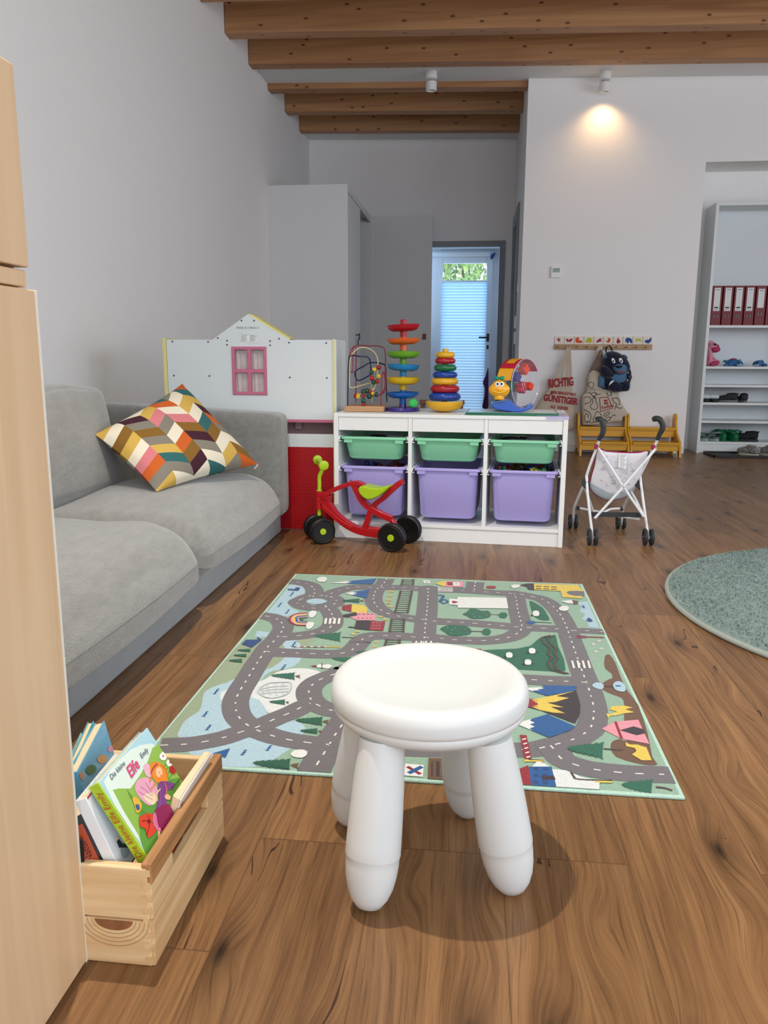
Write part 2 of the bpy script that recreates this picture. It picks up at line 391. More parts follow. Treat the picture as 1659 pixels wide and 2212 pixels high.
# far terrace door with glass pane
d=thing('door_1','white glazed terrace door with pleated blind','door',(0,9.3,0)); del d['category']; del d['label']; d['kind']='structure'
gx0,gx1=-.385,.115; dx0,dx1=-.56,.185; gz1=1.855
f=M(); f.bb((dx0,0,0),(gx0,.06,2.0),m_door); f.bb((gx1,0,0),(dx1,.06,2.0),m_door); f.bb((gx0,0,gz1),(gx1,.06,2.0),m_door); f.bb((dx0,.01,2.0),(dx1,.06,2.03),m_door); f.bb((gx0,0,0),(gx1,.06,.14),m_door)
ob('door_frame',f,d,.006)
ob('outer_frame',M().bb((dx1,.02,0),(XD1+.03,.1,2.03),m_door),d,.004)
ob('glass_pane',M().bb((gx0,.025,.14),(gx1,.035,gz1),m_glass),d)
h=M(); h.cyl((.15,-.045,1.03),(.15,0,1.03),.01,m_black); h.cyl((.155,-.045,1.03),(.045,-.045,1.03),.009,m_black); h.bb((.135,-.006,.985),(.165,0,1.075),m_black); h.bb((.138,-.006,.90),(.162,0,.945),m_black)
ob('door_handle',h,d)
# pleated blind
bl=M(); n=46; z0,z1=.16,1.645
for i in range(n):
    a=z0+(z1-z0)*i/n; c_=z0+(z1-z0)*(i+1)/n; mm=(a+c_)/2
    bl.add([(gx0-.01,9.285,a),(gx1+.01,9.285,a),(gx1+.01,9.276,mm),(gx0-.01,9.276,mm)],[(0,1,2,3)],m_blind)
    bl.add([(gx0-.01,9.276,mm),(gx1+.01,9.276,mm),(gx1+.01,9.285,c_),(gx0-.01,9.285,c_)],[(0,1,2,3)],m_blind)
t=thing('pleated_blind','white pleated blind drawn over the glass of the far terrace door','blind',(0,0,0))
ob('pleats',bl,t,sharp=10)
ob('blind_rail',M().bb((gx0-.012,9.262,z1),(gx1+.012,9.29,z1+.018),m_white),t,.002); ob('blind_rail',M().bb((gx0-.012,9.262,z0-.018),(gx1+.012,9.29,z0),m_white),t,.002)
r=M(); r.cyl((dx0+.02,9.262,1.95),(dx1-.04,9.262,1.95),.028,m_white); tag(ob('roller_box',r),'white round roller cassette across the top of the far terrace door','roller blind')
# blue holder at the door's top corner and dark cloth hanging low beside it
p=[oy(1071,545,9.22),oy(1062,549,9.22),oy(1059,556,9.22),oy(1062,560,9.22),oy(1066,557,9.22),oy(1069,551,9.22)]
tag(ob('door_catch',M().prism(p,(0,.05,0),mat('navy_plastic','#123a78',.4)),bevel=.004),'curved dark blue catch at the top right corner of the terrace door','door catch')
m_purple=mat('purple_cloth','#5a2450',.9,bump=(40,.6,.01))
pts=[oy(1055,795,9.12),oy(1049,812,9.12),oy(1043,826,9.12),oy(1047,838,9.12),oy(1046,858,9.12),oy(1042,880,9.12),oy(1054,882,9.12),oy(1055,850,9.12)]
c0=sum(pts,V())/len(pts); tag(ob('hanging_towel',M().puff(smooth(pts,4,True),c0,(0,-1,0),.03,.02,m_purple)),'dark purple towel hanging beside the terrace door','towel')
# casing of the opening and side door in the niche
f=M(); f.bb((XD1,YN-.02,0),(XD1+.06,YN,ZD+.06),m_casing); f.bb((XD0-.06,YN-.02,ZD),(XD1,YN,ZD+.06),m_casing); f.bb((XD0-.06,YN-.02,0),(XD0,YN,ZD),m_casing)
struct('trim_8',f,.003)
d=M(); d.bb((XN+.05,7.66,0),(XN+.09,8.44,2.08),m_grey); d.bb((XN-.02,7.56,0),(XN+.05,7.66,2.18),m_casing); d.bb((XN-.02,8.44,0),(XN+.05,8.54,2.18),m_casing); d.bb((XN-.02,7.66,2.08),(XN+.05,8.44,2.18),m_casing)
struct('door_2',d,.004)
s=thing('light_switch','white light switch on the narrow wall edge beside the niche','switch',(XN,7.2,1.4))
ob('switch_plate',M().bb((-.012,-.04,-.04),(0,.04,.04),m_white),s,.003); ob('rocker',M().bb((-.018,-.028,-.028),(-.012,.028,.028),m_white),s,.002)
q=M()
for z in (.92,1.06): q.bb((XN-.02,7.36,z),(XN,7.44,z+.11),m_white)
tag(ob('notice_clip',q,bevel=.003),'pair of small white clips on the niche side wall','clip')
# foliage behind the terrace door
m_leaf=mat('leaf_green','#86ab68',.6,var=(3,.4),transluc=.4); lf=M(); rr=random.Random(3)
for i in range(5200):
    c_=V((rr.uniform(-1.3,.9),rr.uniform(10.6,11.4),rr.uniform(1.3,3.1))); E=Euler((rr.uniform(0,6),rr.uniform(0,6),rr.uniform(0,6))).to_matrix().to_4x4()
    s_=rr.uniform(.03,.07); lf.add([(-s_,0,0),(0,-s_*.5,0),(s_,0,0),(0,s_*.5,0)],[(0,1,2,3)],m_leaf,T(*c_)@E)
t=thing('garden_hedge','leafy green hedge seen through the clear strip of the terrace door','hedge',(0,11,0)); ob('leaves',lf,t,world=True)['kind']='stuff'
tr=M()
for x in (-.8,-.2,.4): tr.tube([(x,11,-.05),(x+.03,11.02,1.2),(x,11,2.8)],[.03,.025,.01],mat('bark','#5a4636',.9))
ob('stems',tr,t,world=True)

# ============================================================ CEILING LAMPS
def spotlamp(x,y,label,tilt):
    t=thing('ceiling_spotlight',label,'lamp',(x,y,3.045-.021*(x-XL)),group=None)
    ob('mount',M().lathe([(.045,0),(.045,-.055),(.040,-.058),(0,-.058)],m_lampw),t)
    ob('swivel',M().ball((0,0,-.066),.012,m_steel),t)
    X=T(0,0,-.075)@Rx(tilt)
    ob('lamp_head',M().lathe([(0,0),(.040,0),(.043,-.003),(.043,-.065),(.036,-.065),(.034,-.05),(0,-.05)],m_lampw,X),t)
    return t
spotlamp(-.395,6.74,'white twin-cylinder ceiling spot in front of the niche, switched off',.05)
spotlamp(.96,6.80,'white twin-cylinder ceiling spot washing warm light down the coat wall',.10)
spotlamp(-.62,1.45,'white ceiling spot high above the play mat',.0)

# ============================================================ WARDROBE
t=thing('wardrobe','tall plain white wardrobe standing against the left wall of the niche','wardrobe',(-1.785,6.9,0))
b=M(); WY=1.55; WX=.69; WH=2.225
m_ward=mat('wardrobe_white','#d9dada',.55,bump=(200,.1,.0005))
b.bb((0,0,0),(WX,.02,WH),m_ward); b.bb((0,WY-.02,0),(WX,WY,WH),m_ward); b.bb((0,.02,WH-.02),(WX-.022,WY-.02,WH),m_ward); b.bb((0,.02,0),(.01,WY-.02,WH-.02),m_ward); b.bb((.01,.02,.0),(WX-.03,WY-.02,.06),m_ward)
ob('carcass',b,t,.002)
ob('top_rail',M().bb((WX-.022,.02,WH-.06),(WX-.002,WY-.02,WH),m_ward),t,.002)
d=ob('door',M().bb((WX-.022,.024,.05),(WX-.004,WY*.5,WH-.065),m_ward),t,.002)
hk=M(); hk.cyl((WX-.004,.47,1.0),(WX+.03,.47,1.0),.005,m_black); hk.cyl((WX+.03,.47,1.015),(WX+.03,.47,.955),.006,m_black); hk.bb((WX+.01,.50,.90),(WX+.016,.53,.96),m_black)
ob('key_and_fob',hk,d)
d=ob('door',M().bb((WX-.04,WY+.0,.05),(1.325,WY+.018,WH),m_ward),t,.002)
lk=M(); lk.bb((1.235,WY-.008,.985),(1.275,WY,1.045),mat('rust_red','#8c3b2c',.5)); lk.tube([(1.245,WY-.004,1.045),(1.247,WY-.004,1.065),(1.255,WY-.004,1.07),(1.263,WY-.004,1.065),(1.265,WY-.004,1.045)],.003,m_steel)
ob('padlock',lk,d)

# ============================================================ THERMOSTAT
t=thing('thermostat','small white thermostat with grey display on the coat wall','thermostat',(.66,YB,1.50))
ob('case',M().bb((-.043,-.02,-.047),(.043,0,.047),m_white),t,.005)
ob('display',M().bb((-.03,-.0215,-.002),(.03,-.02,.032),mat('lcd','#8fa097',.3)),t)
# ============================================================ BEECH CABINET (left foreground)
m_beech=woodmat('beech_veneer','#d2b088','#dfc29d','Z',1.0,.4)
m_edge=mat('pale_edge','#e6e0d2',.5)
t=thing('storage_cabinet','pale beech cabinet filling the left foreground, with a smaller upper section','cabinet',(-.484,.852,0))
ob('lower_carcass',M().bb((-.45,-1.2,0),(-.018,-.006,.855),m_beech),t,.002)
for y0,y1 in ((-1.198,-.604),(-.600,-.006)):
    ob('door',M().bb((-.018,y0,.004),(0,y1,.853),m_beech),t,.002)
ob('back_edge',M().bb((-.45,-.006,0),(-.001,0,.853),m_edge),t,.001)
ob('ledge',M().bb((-.45,-1.2,.855),(-.004,-.014,.873),m_beech),t,.002)
ob('upper_carcass',M().bb((-.45,-1.2,.873),(-.018,-.012,1.081),m_beech),t,.002)
ob('upper_door',M().bb((-.018,-1.198,.876),(-.001,-.012,1.080),m_beech),t,.002)
ob('rubber_strip',M().bb((-.010,0,.062),(.002,.004,.175),m_black),t,.001)

# ============================================================ SOFA
m_sofa=mat('sofa_chenille','#83837f',.95,bump=(380,.9,.003),var=(38,.16),sheen=.6,stretch=(1,.35,1))
m_sofab=mat('sofa_base_cloth','#969c9f',.95,bump=(420,.5,.002),var=(14,.06),sheen=.2)
t=thing('sofa','light grey fabric two-seat sofa along the left wall','sofa',(-1.3,2.3,0))
ob('base',M().bb((-1.77,1.08,0),(-.857,3.43,.10),m_sofab),t,.012,world=True)
def armfn(w): w.z += -.045*max(0,min(1,(w.x+.477)/.954))*(1 if w.z>0 else 0); return w
ob('armrest',M().soft((-1.294,3.362,.342),(.955,.165,.50),.035,m_sofa,fn=armfn,res=16),t,world=True)
ob('armrest',M().soft((-1.294,1.145,.342),(.955,.14,.50),.035,m_sofa,fn=armfn,res=16),t,world=True)
ob('back_frame',M().soft((-1.70,2.25,.32),(.14,2.05,.46),.03,m_sofa),t,world=True)
def seatfn(w):
    # crown the seat and roll its front edge
    if w.z>0: w.z -= .055*max(0,(w.x-.12)/.19)**1.6
    w.z += .004*math.sin(w.x*21+w.y*9)*(1 if w.z>0 else 0)
    return w
ob('seat_cushion',M().soft((-1.12,2.768,.185),(.62,1.05,.225),.088,m_sofa,res=26,puff=(.016,0,.022),fn=seatfn),t,world=True)
ob('seat_cushion',M().soft((-1.12,1.735,.188),(.63,1.05,.225),.088,m_sofa,res=26,puff=(.018,0,.024),fn=seatfn),t,world=True)
for y in (2.485,1.65):
    X=T(-1.475,y,.47)@Ry(-.17)
    ob('back_cushion',M().soft((0,0,0),(.22,.82,.40),.05,m_sofa,X,res=18,puff=(.03,.0,.02),fn=lambda w:V((w.x,w.y,w.z+.006*math.sin(w.y*14)*(w.z>0)))),t,world=True)

# ============================================================ CHEVRON CUSHION
pc={'C':'#dcd4bf','Y':'#c5a24c','P':'#c9767c','G':'#7d776c','B':'#7e5a1f','M':'#3c1524','O':'#bf5a20','T':'#2b5f61'}
pm={k:mat('cushion_'+k,c,.9,bump=(700,.3,.001)) for k,c in {'C':pc['C'],'Y':pc['Y'],'P':pc['P'],'G':pc['G'],'B':pc['B'],'M':pc['M'],'O':pc['O'],'T':pc['T']}.items()}
cols_=["CBYCPOGY","MGBGYTGC","YPGCOBMC","OCPBMGCT","CYCTBCYG","TYMOGCBO"]
L_,T_,R_,B_=ox(204,938,-1.352),oy(394,829,3.16),oy(557,1003,3.12),oz(338,1062,.318)
nr=(R_-L_).cross(T_-L_).normalized()
if nr.y>0: nr=-nr
def pil(u,v,sg):
    p=L_*(1-u)*(1-v)+T_*u*(1-v)+B_*(1-u)*v+R_*u*v
    a,b=2*u-1,2*v-1; ctr=(L_+T_+R_+B_)/4
    pinch=.055*((1-a*a)*abs(b)**3+(1-b*b)*abs(a)**3)
    p=p+(ctr-p)*pinch*1.2
    th=.075*max(0,(1-a**4)*(1-b**4))**.55*(.75+.25*(1-a*a)*(1-b*b))
    th+=.0035*math.sin(u*17+v*5)*(1-a*a)*(1-b*b)
    q=p+nr*th*sg
    if q.z<.305: q.z=.305+(q.z-.305)*.15
    return q
def shell(sg):
    mb=M(); NC,NS,NB,NV=6,6,8,5
    zig=lambda u:.11*(1-abs(((u*NC)%2)-1))
    for ci in range(NC):
        for si in range(NS):
            u0=(ci+si/NS)/NC; u1=(ci+(si+1)/NS)/NC
            e=1e-9
            # even columns rise one way, odd the other
            f=lambda u,c=ci:.11*((u*NC-c) if c%2 else (1-(u*NC-c)))
            for k in range(-2*NV,NB*NV+1):
                q=[]
                for (u,kk) in ((u0,k),(u1,k),(u1,k+1),(u0,k+1)):
                    v=kk/(NB*NV)+f(u); q.append((u,max(0,min(1,v))))
                if q[0][1]==q[3][1] and q[1][1]==q[2][1]: continue
                cc=cols_[ci][(k//NV)%8]
                vs=[pil(u,v,sg) for u,v in q]
                mb.add(vs,[(0,1,2,3)] if sg>0 else [(3,2,1,0)],pm[cc])
    return mb
t=thing('throw_cushion','square scatter cushion with a multicoloured chevron patchwork pattern','cushion',tuple((L_+R_)/2-V((0,0,.1))))
def weld(o,d=.0004):
    bm=bmesh.new(); bm.from_mesh(o.data); bmesh.ops.remove_doubles(bm,verts=bm.verts,dist=d)
    for f in bm.faces: f.smooth=True
    for e in bm.edges: e.smooth=True
    bm.to_mesh(o.data); bm.free()
weld(ob('cushion_front',shell(1),t,world=True)); weld(ob('cushion_back',shell(-1),t,world=True))
z=M(); zp=R_+V((-.004,0,.002)); z.tube([zp,zp+V((.004,-.006,-.006)),zp+V((-.006,-.008,-.016)),zp+V((-.009,-.008,-.020))],.0022,m_edge); ob('zip_pull',z,t,world=True)

# ============================================================ TOY STALL (play kitchen seen from behind)
m_st=mat('stall_panel','#dfe6e6',.5); m_yel=mat('pale_yellow','#e9e08f',.5); m_pink=mat('stall_pink','#c8718c',.5); m_lpink=mat('stall_pale_pink','#dcbcbc',.6)
m_red=mat('stud_red','#b01019',.35); m_screw=mat('screw','#5d6164',.4,.6)
YS=3.49
t=thing('toy_stall','house-shaped white toy stall seen from behind, with a pink window and red studded base','play stall',(-1.0,YS,0))
px=lambda u,v:oy(340+u*.25316,660+v*.25316,YS)
top=px(470,295).z
P=[px(75,290),px(470,294),px(735,100),px(768,75),px(800,92),px(1125,300),px(1500,305),px(1490,975)]
P=[V((p.x,YS,p.z)) for p in P]
xl,xr=P[0].x,P[6].x; zt=P[0].z; zb=P[7].z; P[6].z=zt;P[5].z=zt;P[1].z=zt; P[7]=V((xr,YS,zb)); P.append(V((xl,YS,zb)))
w0,w1=px(632,350),px(940,765)
wx0,wx1,wz1,wz0=w0.x,w1.x,w0.z,w1.z
# panel with the window cut out: built from strips around the opening
mb=M(); mb.prism([P[0],P[1],P[2],P[3],P[4],P[5],P[6],V((xr,YS,wz1)),V((xl,YS,wz1))][::-1],(0,.015,0),m_st)
mb.bb((xl,YS,wz0),(wx0,YS+.015,wz1),m_st); mb.bb((wx1,YS,wz0),(xr,YS+.015,wz1),m_st); mb.bb((xl,YS,zb),(xr,YS+.015,wz0),m_st)
pn=ob('back_panel',mb,t,world=True)
for u,v in ((128,308),(433,310),(516,277),(718,128),(825,129),(1038,282),(1124,317),(1441,320),(594,300),(595,336),(962,303),(962,339),(141,598),(445,601),(1130,613),(1446,618)):
    q=px(u,v); ob('screw',M().lathe([(.004,0),(.004,.0015),(0,.002)],m_screw,T(q.x,YS,q.z)@Rx(PI/2),12),t,world=True)
q=px(767,190); lb=M(); lb.text('MADE IN CHINA 21',.012,m_screw,T(q.x-.05,YS-.0006,q.z-.004)@Rx(PI/2))
c4=[px(700,237),px(858,262),px(850,322),px(693,302)]; lb.poly([V((p.x,YS-.0006,p.z)) for p in c4][::-1],m_white)
lb.ribbon([V((p.x,YS-.001,p.z)) for p in c4],(0,-1,0),.0016,m_grey,closed=True)
for i in range(9):
    for u0 in (712,788):
        a=px(u0,252+i*6+(4 if u0>750 else 0)); b_=px(u0+56-(i%3)*8,256+i*6+(4 if u0>750 else 0)); lb.ribbon([V((a.x,YS-.001,a.z)),V((b_.x,YS-.001,b_.z))],(0,-1,0),.0009,m_screw)
ob('care_sticker',lb,t,world=True)
# window frame with four openings and curtains behind
fr=M(); fw=.014; cx_=(wx0+wx1)/2; cz_=(wz0+wz1)/2
for a,b_ in ((wx0,wx0+fw),(cx_-fw*.6,cx_+fw*.6),(wx1-fw,wx1)): fr.bb((a,YS-.006,wz0),(b_,YS+.014,wz1),m_pink)
for a,b_ in ((wz0,wz0+fw),(cz_-fw*.6,cz_+fw*.6),(wz1-fw,wz1)): fr.bb((wx0,YS-.0058,a),(wx1,YS+.0138,b_),m_pink)
wf=ob('window_frame',fr,t,.003,world=True)
m_cur=mat('curtain_print','#efe8e4',.8,var=(28,.12),transluc=.3)
for x0,x1 in ((wx0+.008,cx_-.002),(cx_+.006,wx1-.006)):
    cu=M(); n=16; vs=[];fs=[]
    for i in range(n+1):
        for j in range(9):
            x=x0+(x1-x0)*i/n; vs.append((x,YS+.026+.003*math.sin(i*1.3+j*.3),wz0+.004+(wz1-wz0-.006)*j/8))
    for i in range(n):
        for j in range(8): fs.append((i*9+j,(i+1)*9+j,(i+1)*9+j+1,i*9+j+1))
    cu.add(vs,fs,m_cur); c_=ob('curtain',cu,t,world=True)
    k=M(); k.poly([V(p) for p in ((x0+.006,YS+.019,wz1-.014),(x0+.024,YS+.018,wz1-.028),(x0+.040,YS+.018,wz1-.030),(x0+.040,YS+.018,wz1-.016))],m_grey); ob('curtain_label',k,c_,world=True)
# roof boards, sides, shelf, rails
rb=M()
rb.prism([P[3]+V((0,.0,.004)),P[4]+V((.004,0,.006)),P[5]+V((.004,0,.004)),P[5]+V((-.012,0,-.001)),P[3]+V((0,0,-.004))],(0,.10,0),m_yel,T(0,.015,0)); ob('roof_board',rb,t,world=True)
rb=M(); rb.prism([P[3]+V((0,.0,.002)),P[2]+V((-.002,0,.003)),P[1]+V((0,0,.002)),P[1]+V((.01,0,-.003)),P[3]+V((0,0,-.006))][::-1],(0,.10,0),m_yel,T(0,.015,0)); ob('roof_board',rb,t,world=True)
ob('side_panel',M().bb((xr-.002,YS-.006,.0),(xr+.006,YS+.0,zt+.004),m_yel).bb((xr-.002,YS,.0),(xr+.013,YS+.26,zt+.002),m_st),t,.002,world=True)
ob('side_panel',M().bb((xl-.018,YS-.004,.0),(xl-.002,YS+.26,zt+.006),m_yel),t,.002,world=True)
ob('shelf',M().bb((xl,YS-.002,zb-.014),(xr,YS+.22,zb),m_pink),t,.002,world=True)
ob('inner_back',M().bb((xl,YS+.20,.38),(xr,YS+.215,zb-.014),m_lpink),t,world=True)
ob('crossbar',M().bb((xl,YS,.385),(xr,YS+.018,.445),m_st),t,.002,world=True)
st=M(); st.bb((xl,YS,.003),(xr,YS+.018,.385),m_red)
for i in range(17):
    for j in range(24):
        st.lathe([(.0042,0),(.0042,.003),(0,.003)],m_red,T(xr-.008-i*.016,YS,.014+j*.016)@Rx(PI/2),8)
ob('studded_plate',st,t,world=True)
bk=M(); bk.bb((-.83,YS+.14,.455),(-.80,YS+.20,.50),m_lpink); ob('bracket',bk,t,world=True)

# ============================================================ LOW STORAGE FRAME
SH=T(-.597,3.352,0)@Rz(math.radians(-4.0))
t=thing('toy_storage_frame','low white storage frame with three columns of sliding plastic bins','storage unit',(-.597,3.352,0),math.radians(-4.0))
W_,D_,Hh=.99,.44,.552
cx=[.020,.020+.306,.020+.306+.016,.020+.306*2+.016,.020+.306*2+.032,.97]
ob('side_panel',M().bb((0,0,0),(.02,D_,Hh),m_white),t,.002); ob('side_panel',M().bb((.97,0,0),(.99,D_,Hh),m_white),t,.002)
ob('divider',M().bb((cx[1],.004,.077),(cx[2],D_,.536),m_white),t,.001); ob('divider',M().bb((cx[3],.004,.077),(cx[4],D_,.536),m_white),t,.001)
ob('top_panel',M().bb((.02,.001,.536),(.97,D_,.551),m_white),t,.001)
ob('bottom_panel',M().bb((.02,.004,.062),(.97,D_,.077),m_white),t,.001)
ob('plinth',M().bb((.02,.01,0),(.97,.025,.062),m_white),t,.001); ob('plinth',M().bb((.02,D_-.02,0),(.97,D_-.004,.062),m_white),t,.001)
for a in range(3): ob('fascia',M().bb((cx[2*a]+.001,.006,.478),(cx[2*a+1]-.001,.022,.536),m_white),t,.001)
rl=M()
m_rail=mat('rail_white','#e9ebec',.3)
for a in range(3):
    for zz in (.441,.312):
        for x0,sg in ((cx[2*a],1),(cx[2*a+1],-1)):
            r_=M(); r_.bb((x0,.008,zz-.012),(x0+sg*.010,D_-.01,zz-.009),m_rail); r_.bb((x0,.008,zz+.009),(x0+sg*.010,D_-.01,zz+.012),m_rail); r_.bb((x0,.008,zz-.012),(x0+sg*.002,D_-.01,zz+.012),m_rail); r_.bb((x0+sg*.002,.008,zz-.002),(x0+sg*.006,.014,zz+.009),m_rail)
            ob('bin_rail',r_,t)
def rrect(w,d,r,z,cy=0,n=6):
    out=[]
    for qx,qy,a0 in ((1,1,0),(-1,1,90),(-1,-1,180),(1,-1,270)):
        for i in range(n+1):
            a=math.radians(a0+90*i/n); out.append((qx*(w/2-r)+r*math.cos(a),qy*(d/2-r)+r*math.sin(a)+cy,z))
    return out
def loft(mb,rings,m,cap0=True,cap1=True):
    n=len(rings[0]); vs=[p for r in rings for p in r]; fs=[]
    for i in range(len(rings)-1):
        for k in range(n): k2=(k+1)%n; fs.append((i*n+k,i*n+k2,(i+1)*n+k2,(i+1)*n+k))
    if cap0: fs.append(tuple(reversed(range(n))))
    if cap1: fs.append(tuple((len(rings)-1)*n+k for k in range(n)))
    return mb.add(vs,fs,m)
def bin_mesh(h,m,taper,dep=.42):
    mb=M(); w=.262; y0=dep/2
    loft(mb,[rrect(w-2*taper-.02,dep-.05-2*taper,.03,0,y0),rrect(w-2*taper,dep-.03-2*taper,.035,.012,y0),rrect(w,dep-.02,.03,h-.012,y0),rrect(w+.008,dep-.012,.03,h-.012,y0),
             rrect(.294,dep,.022,h-.011,y0),rrect(.296,dep+.002,.022,h-.004,y0),rrect(.292,dep-.002,.02,h,y0),rrect(w-.002,dep-.028,.028,h,y0),rrect(w-.006,dep-.03,.03,h-.02,y0),rrect(w-2*taper-.005,dep-.036-2*taper,.03,.006,y0)],m)
    for x in (-.112,.112): mb.bb((x-.018,.002,h-.026),(x+.018,.02,h-.012),m)
    return mb
m_green=mat('bin_mint','#8ad4ab',.4); m_lil=mat('bin_lilac','#b0a6e4',.4)
cw=[(cx[0]+cx[1])/2,(cx[2]+cx[3])/2,(cx[4]+cx[5])/2]; pos=['left','middle','right']
gb=bp_=None
def place(x,y,z): return tuple(SH@V((x,y,z)))
extra_g=['left column under the fascia','middle column under the fascia','right column under the fascia']
for a in range(3):
    lg='shallow mint green bin in the %s column of the white frame'%pos[a]; ll='deep lilac bin in the %s column of the white frame'%pos[a]
    l1=place(cw[a],.008+(.0,.0,.0)[a],.350); l2=place(cw[a],.008,.100)
    if a==0:
        gb=ob('storage_bin',bin_mesh(.100,m_green,.012)); gb.location=l1; gb.rotation_euler=(0,0,math.radians(-4.0)); tag(gb,lg,'storage bin','shallow green bins')
        bp_=ob('storage_bin',bin_mesh(.222,m_lil,.011)); bp_.location=l2; bp_.rotation_euler=(0,0,math.radians(-4.0)); tag(bp_,ll,'storage bin','deep lilac bins')
    else:
        c_=gb.copy(); col.objects.link(c_); c_.location=l1; c_['label']=lg
        c_=bp_.copy(); col.objects.link(c_); c_.location=l2; c_['label']=ll
def jumble(name,label,a,zb,cols,n,seed,spread=.11,depth=.05):
    r=random.Random(seed); mb=M(SH@T(cw[a],.2,0))
    for i in range(n):
        x=r.uniform(-spread,spread); y=r.uniform(-.16,.16); z_=zb+r.uniform(-.03,.012); m=r.choice(cols); k=r.random(); E=Euler((r.uniform(0,6),r.uniform(0,6),r.uniform(0,6))).to_matrix().to_4x4()
        if k<.4: mb.soft((0,0,0),(r.uniform(.02,.05),r.uniform(.015,.03),r.uniform(.012,.02)),.005,m,T(x,y,z_)@E,res=4)
        elif k<.7: mb.tube([(-.03,0,0),(0,.004,0),(.03,0,0)],r.uniform(.004,.008),m,8,X=T(x,y,z_)@E)
        else: mb.ball((0,0,0),r.uniform(.008,.016),m,10,T(x,y,z_)@E)
    o=ob(name,mb); tag(o,label,'toys'); o['kind']='stuff'; return o
mc=[mat('toy_'+n,c,.4) for n,c in (('red','#b5202a'),('green','#3d8f4d'),('yellow','#dcae2a'),('olive','#8b9450'),('mint','#9fd0a8'),('blue','#2451a0'),('brown','#7a4a2c'),('black','#202022'))]
jumble('loose_toys','jumble of small red, green and yellow toys heaped in the right lilac bin',2,.300,mc,90,5)
jumble('loose_toys','dark red and brown toys lying in the left lilac bin',0,.285,[mc[0],mc[6],mc[7],mc[5]],50,8)
m_cloth=mat('doll_cloth','#b8bcc0',.9)
def clothpile(a,label,seed,n):
    r=random.Random(seed); mb=M(SH@T(cw[a],.2,0))
    for i in range(n): mb.soft((r.uniform(-.07,.07),r.uniform(-.1,.1),.433+r.uniform(-.01,.004)),(.08,.07,.03),.012,m_cloth if r.random()<.7 else mc[7],Rz(0)@T(0,0,0),res=5)
    o=ob('doll_clothes',mb); tag(o,label,'doll clothes'); o['kind']='stuff'
clothpile(0,'pale cloth pieces inside the left green bin',2,8); clothpile(2,'pale and dark cloth pieces inside the right green bin',4,7)

# ============================================================ TOYS ON THE FRAME
ZT=.552
m_maple=woodmat('maze_wood','#a87c52','#c49a6e','X',1.5,.5)
m_wr=mat('wire_red','#8f2038',.3); m_wb=mat('wire_navy','#141a48',.3); m_wy=mat('wire_cream','#dccf92',.3)
br=mat('bead_red','#b01522',.25,coat=.4); bg=mat('bead_green','#0d4a36',.25,coat=.4); by=mat('bead_yellow','#e2bf2a',.25,coat=.4)
Z2=crop(730,670,.12055)
def z2(u,v,Y): return oy(*Z2(u,v),Y)
t=thing('bead_maze','wooden bead maze with red, navy and cream wires on a pale block','bead maze',(-.46,3.52,ZT))
a,b_=z2(110,1730,3.44),z2(820,1730,3.44)
ob('base_block',M().bb((a.x,3.44,ZT),(b_.x,3.60,ZT+.024),m_maple),t,.003,world=True)
zb2=ZT+.023
def wire(pts,m,r=.0026):
    Q=[z2(u,v,Y) for u,v,Y in pts]; return ob('wire',M().tube(smooth(Q,6),r,m,8),t,world=True)
def foot(pts,i):
    q=z2(*pts[i]); return (pts[i][0],pts[i][1],pts[i][2])
wire([(175,1712,3.45),(180,1300,3.45),(195,880,3.45),(240,815,3.45),(400,828,3.46),(520,840,3.46),(575,900,3.47),(590,1100,3.48),(560,1170,3.48),(380,1260,3.49),(320,1210,3.49),(300,1120,3.5),(330,1080,3.5),(450,1010,3.52),(590,940,3.53),(790,960,3.55),(850,1020,3.57),(862,1300,3.57),(878,1650,3.57)],m_wb,.0030)
wire([(320,1655,3.57),(322,1200,3.57),(322,740,3.57),(298,660,3.57),(268,720,3.57),(265,1060,3.56),(240,1120,3.56),(218,1050,3.56),(220,780,3.56),(300,645,3.57),(560,640,3.57),(770,655,3.57),(845,740,3.57),(850,1100,3.56),(845,1420,3.55),(760,1515,3.53),(640,1532,3.52),(500,1525,3.51),(400,1530,3.50),(315,1535,3.50)],m_wr)
wire([(770,1715,3.46),(780,1400,3.46),(790,1180,3.46),(815,1105,3.46),(838,1190,3.47),(838,1400,3.47),(760,1500,3.48)],m_wr)
wire([(605,1650,3.58),(618,1560,3.57),(600,1400,3.55),(590,1310,3.54),(420,1350,3.52),(250,1390,3.5),(208,1340,3.5),(212,1100,3.5),(225,850,3.5),(330,710,3.51),(470,668,3.52),(640,740,3.53),(715,900,3.53),(700,1180,3.52),(665,1370,3.5),(610,1440,3.49)],m_wy,.0024)
bd=[(600,1115,3.48,bg,42,1),(650,1065,3.49,by,42,1),(730,1025,3.52,br,44,1),(605,1215,3.48,br,45,1),(730,1185,3.5,by,42,1),(640,1290,3.49,bg,45,1),(700,1275,3.51,br,44,1),(315,1535,3.51,br,40,1),(455,1460,3.49,bg,48,1),(520,1445,3.5,bg,48,1),(560,1545,3.5,bg,48,1),(620,1490,3.5,by,34,1),(585,1455,3.5,br,38,1.1),(690,1515,3.52,bg,30,1.6),(455,1540,3.475,br,38,.5),(457,1625,3.475,bg,40,1.5),(459,1697,3.475,br,42,.7)]
for u,v,Y,m,rp,el in bd:
    q=z2(u,v,Y); r_=rp*.12055/1690*Y*1.0
    if v>1680: q.z=zb2+r_*el*.98
    ob('bead',M().ball(q,(r_,r_,r_*el),m,16),t,world=True)
q=z2(365,1535,3.49); ob('bead',M().box((0,0,0),(.017,.017,.02),by,T(*q)@Rx(.3)@Ry(.3)),t,.002,world=True)
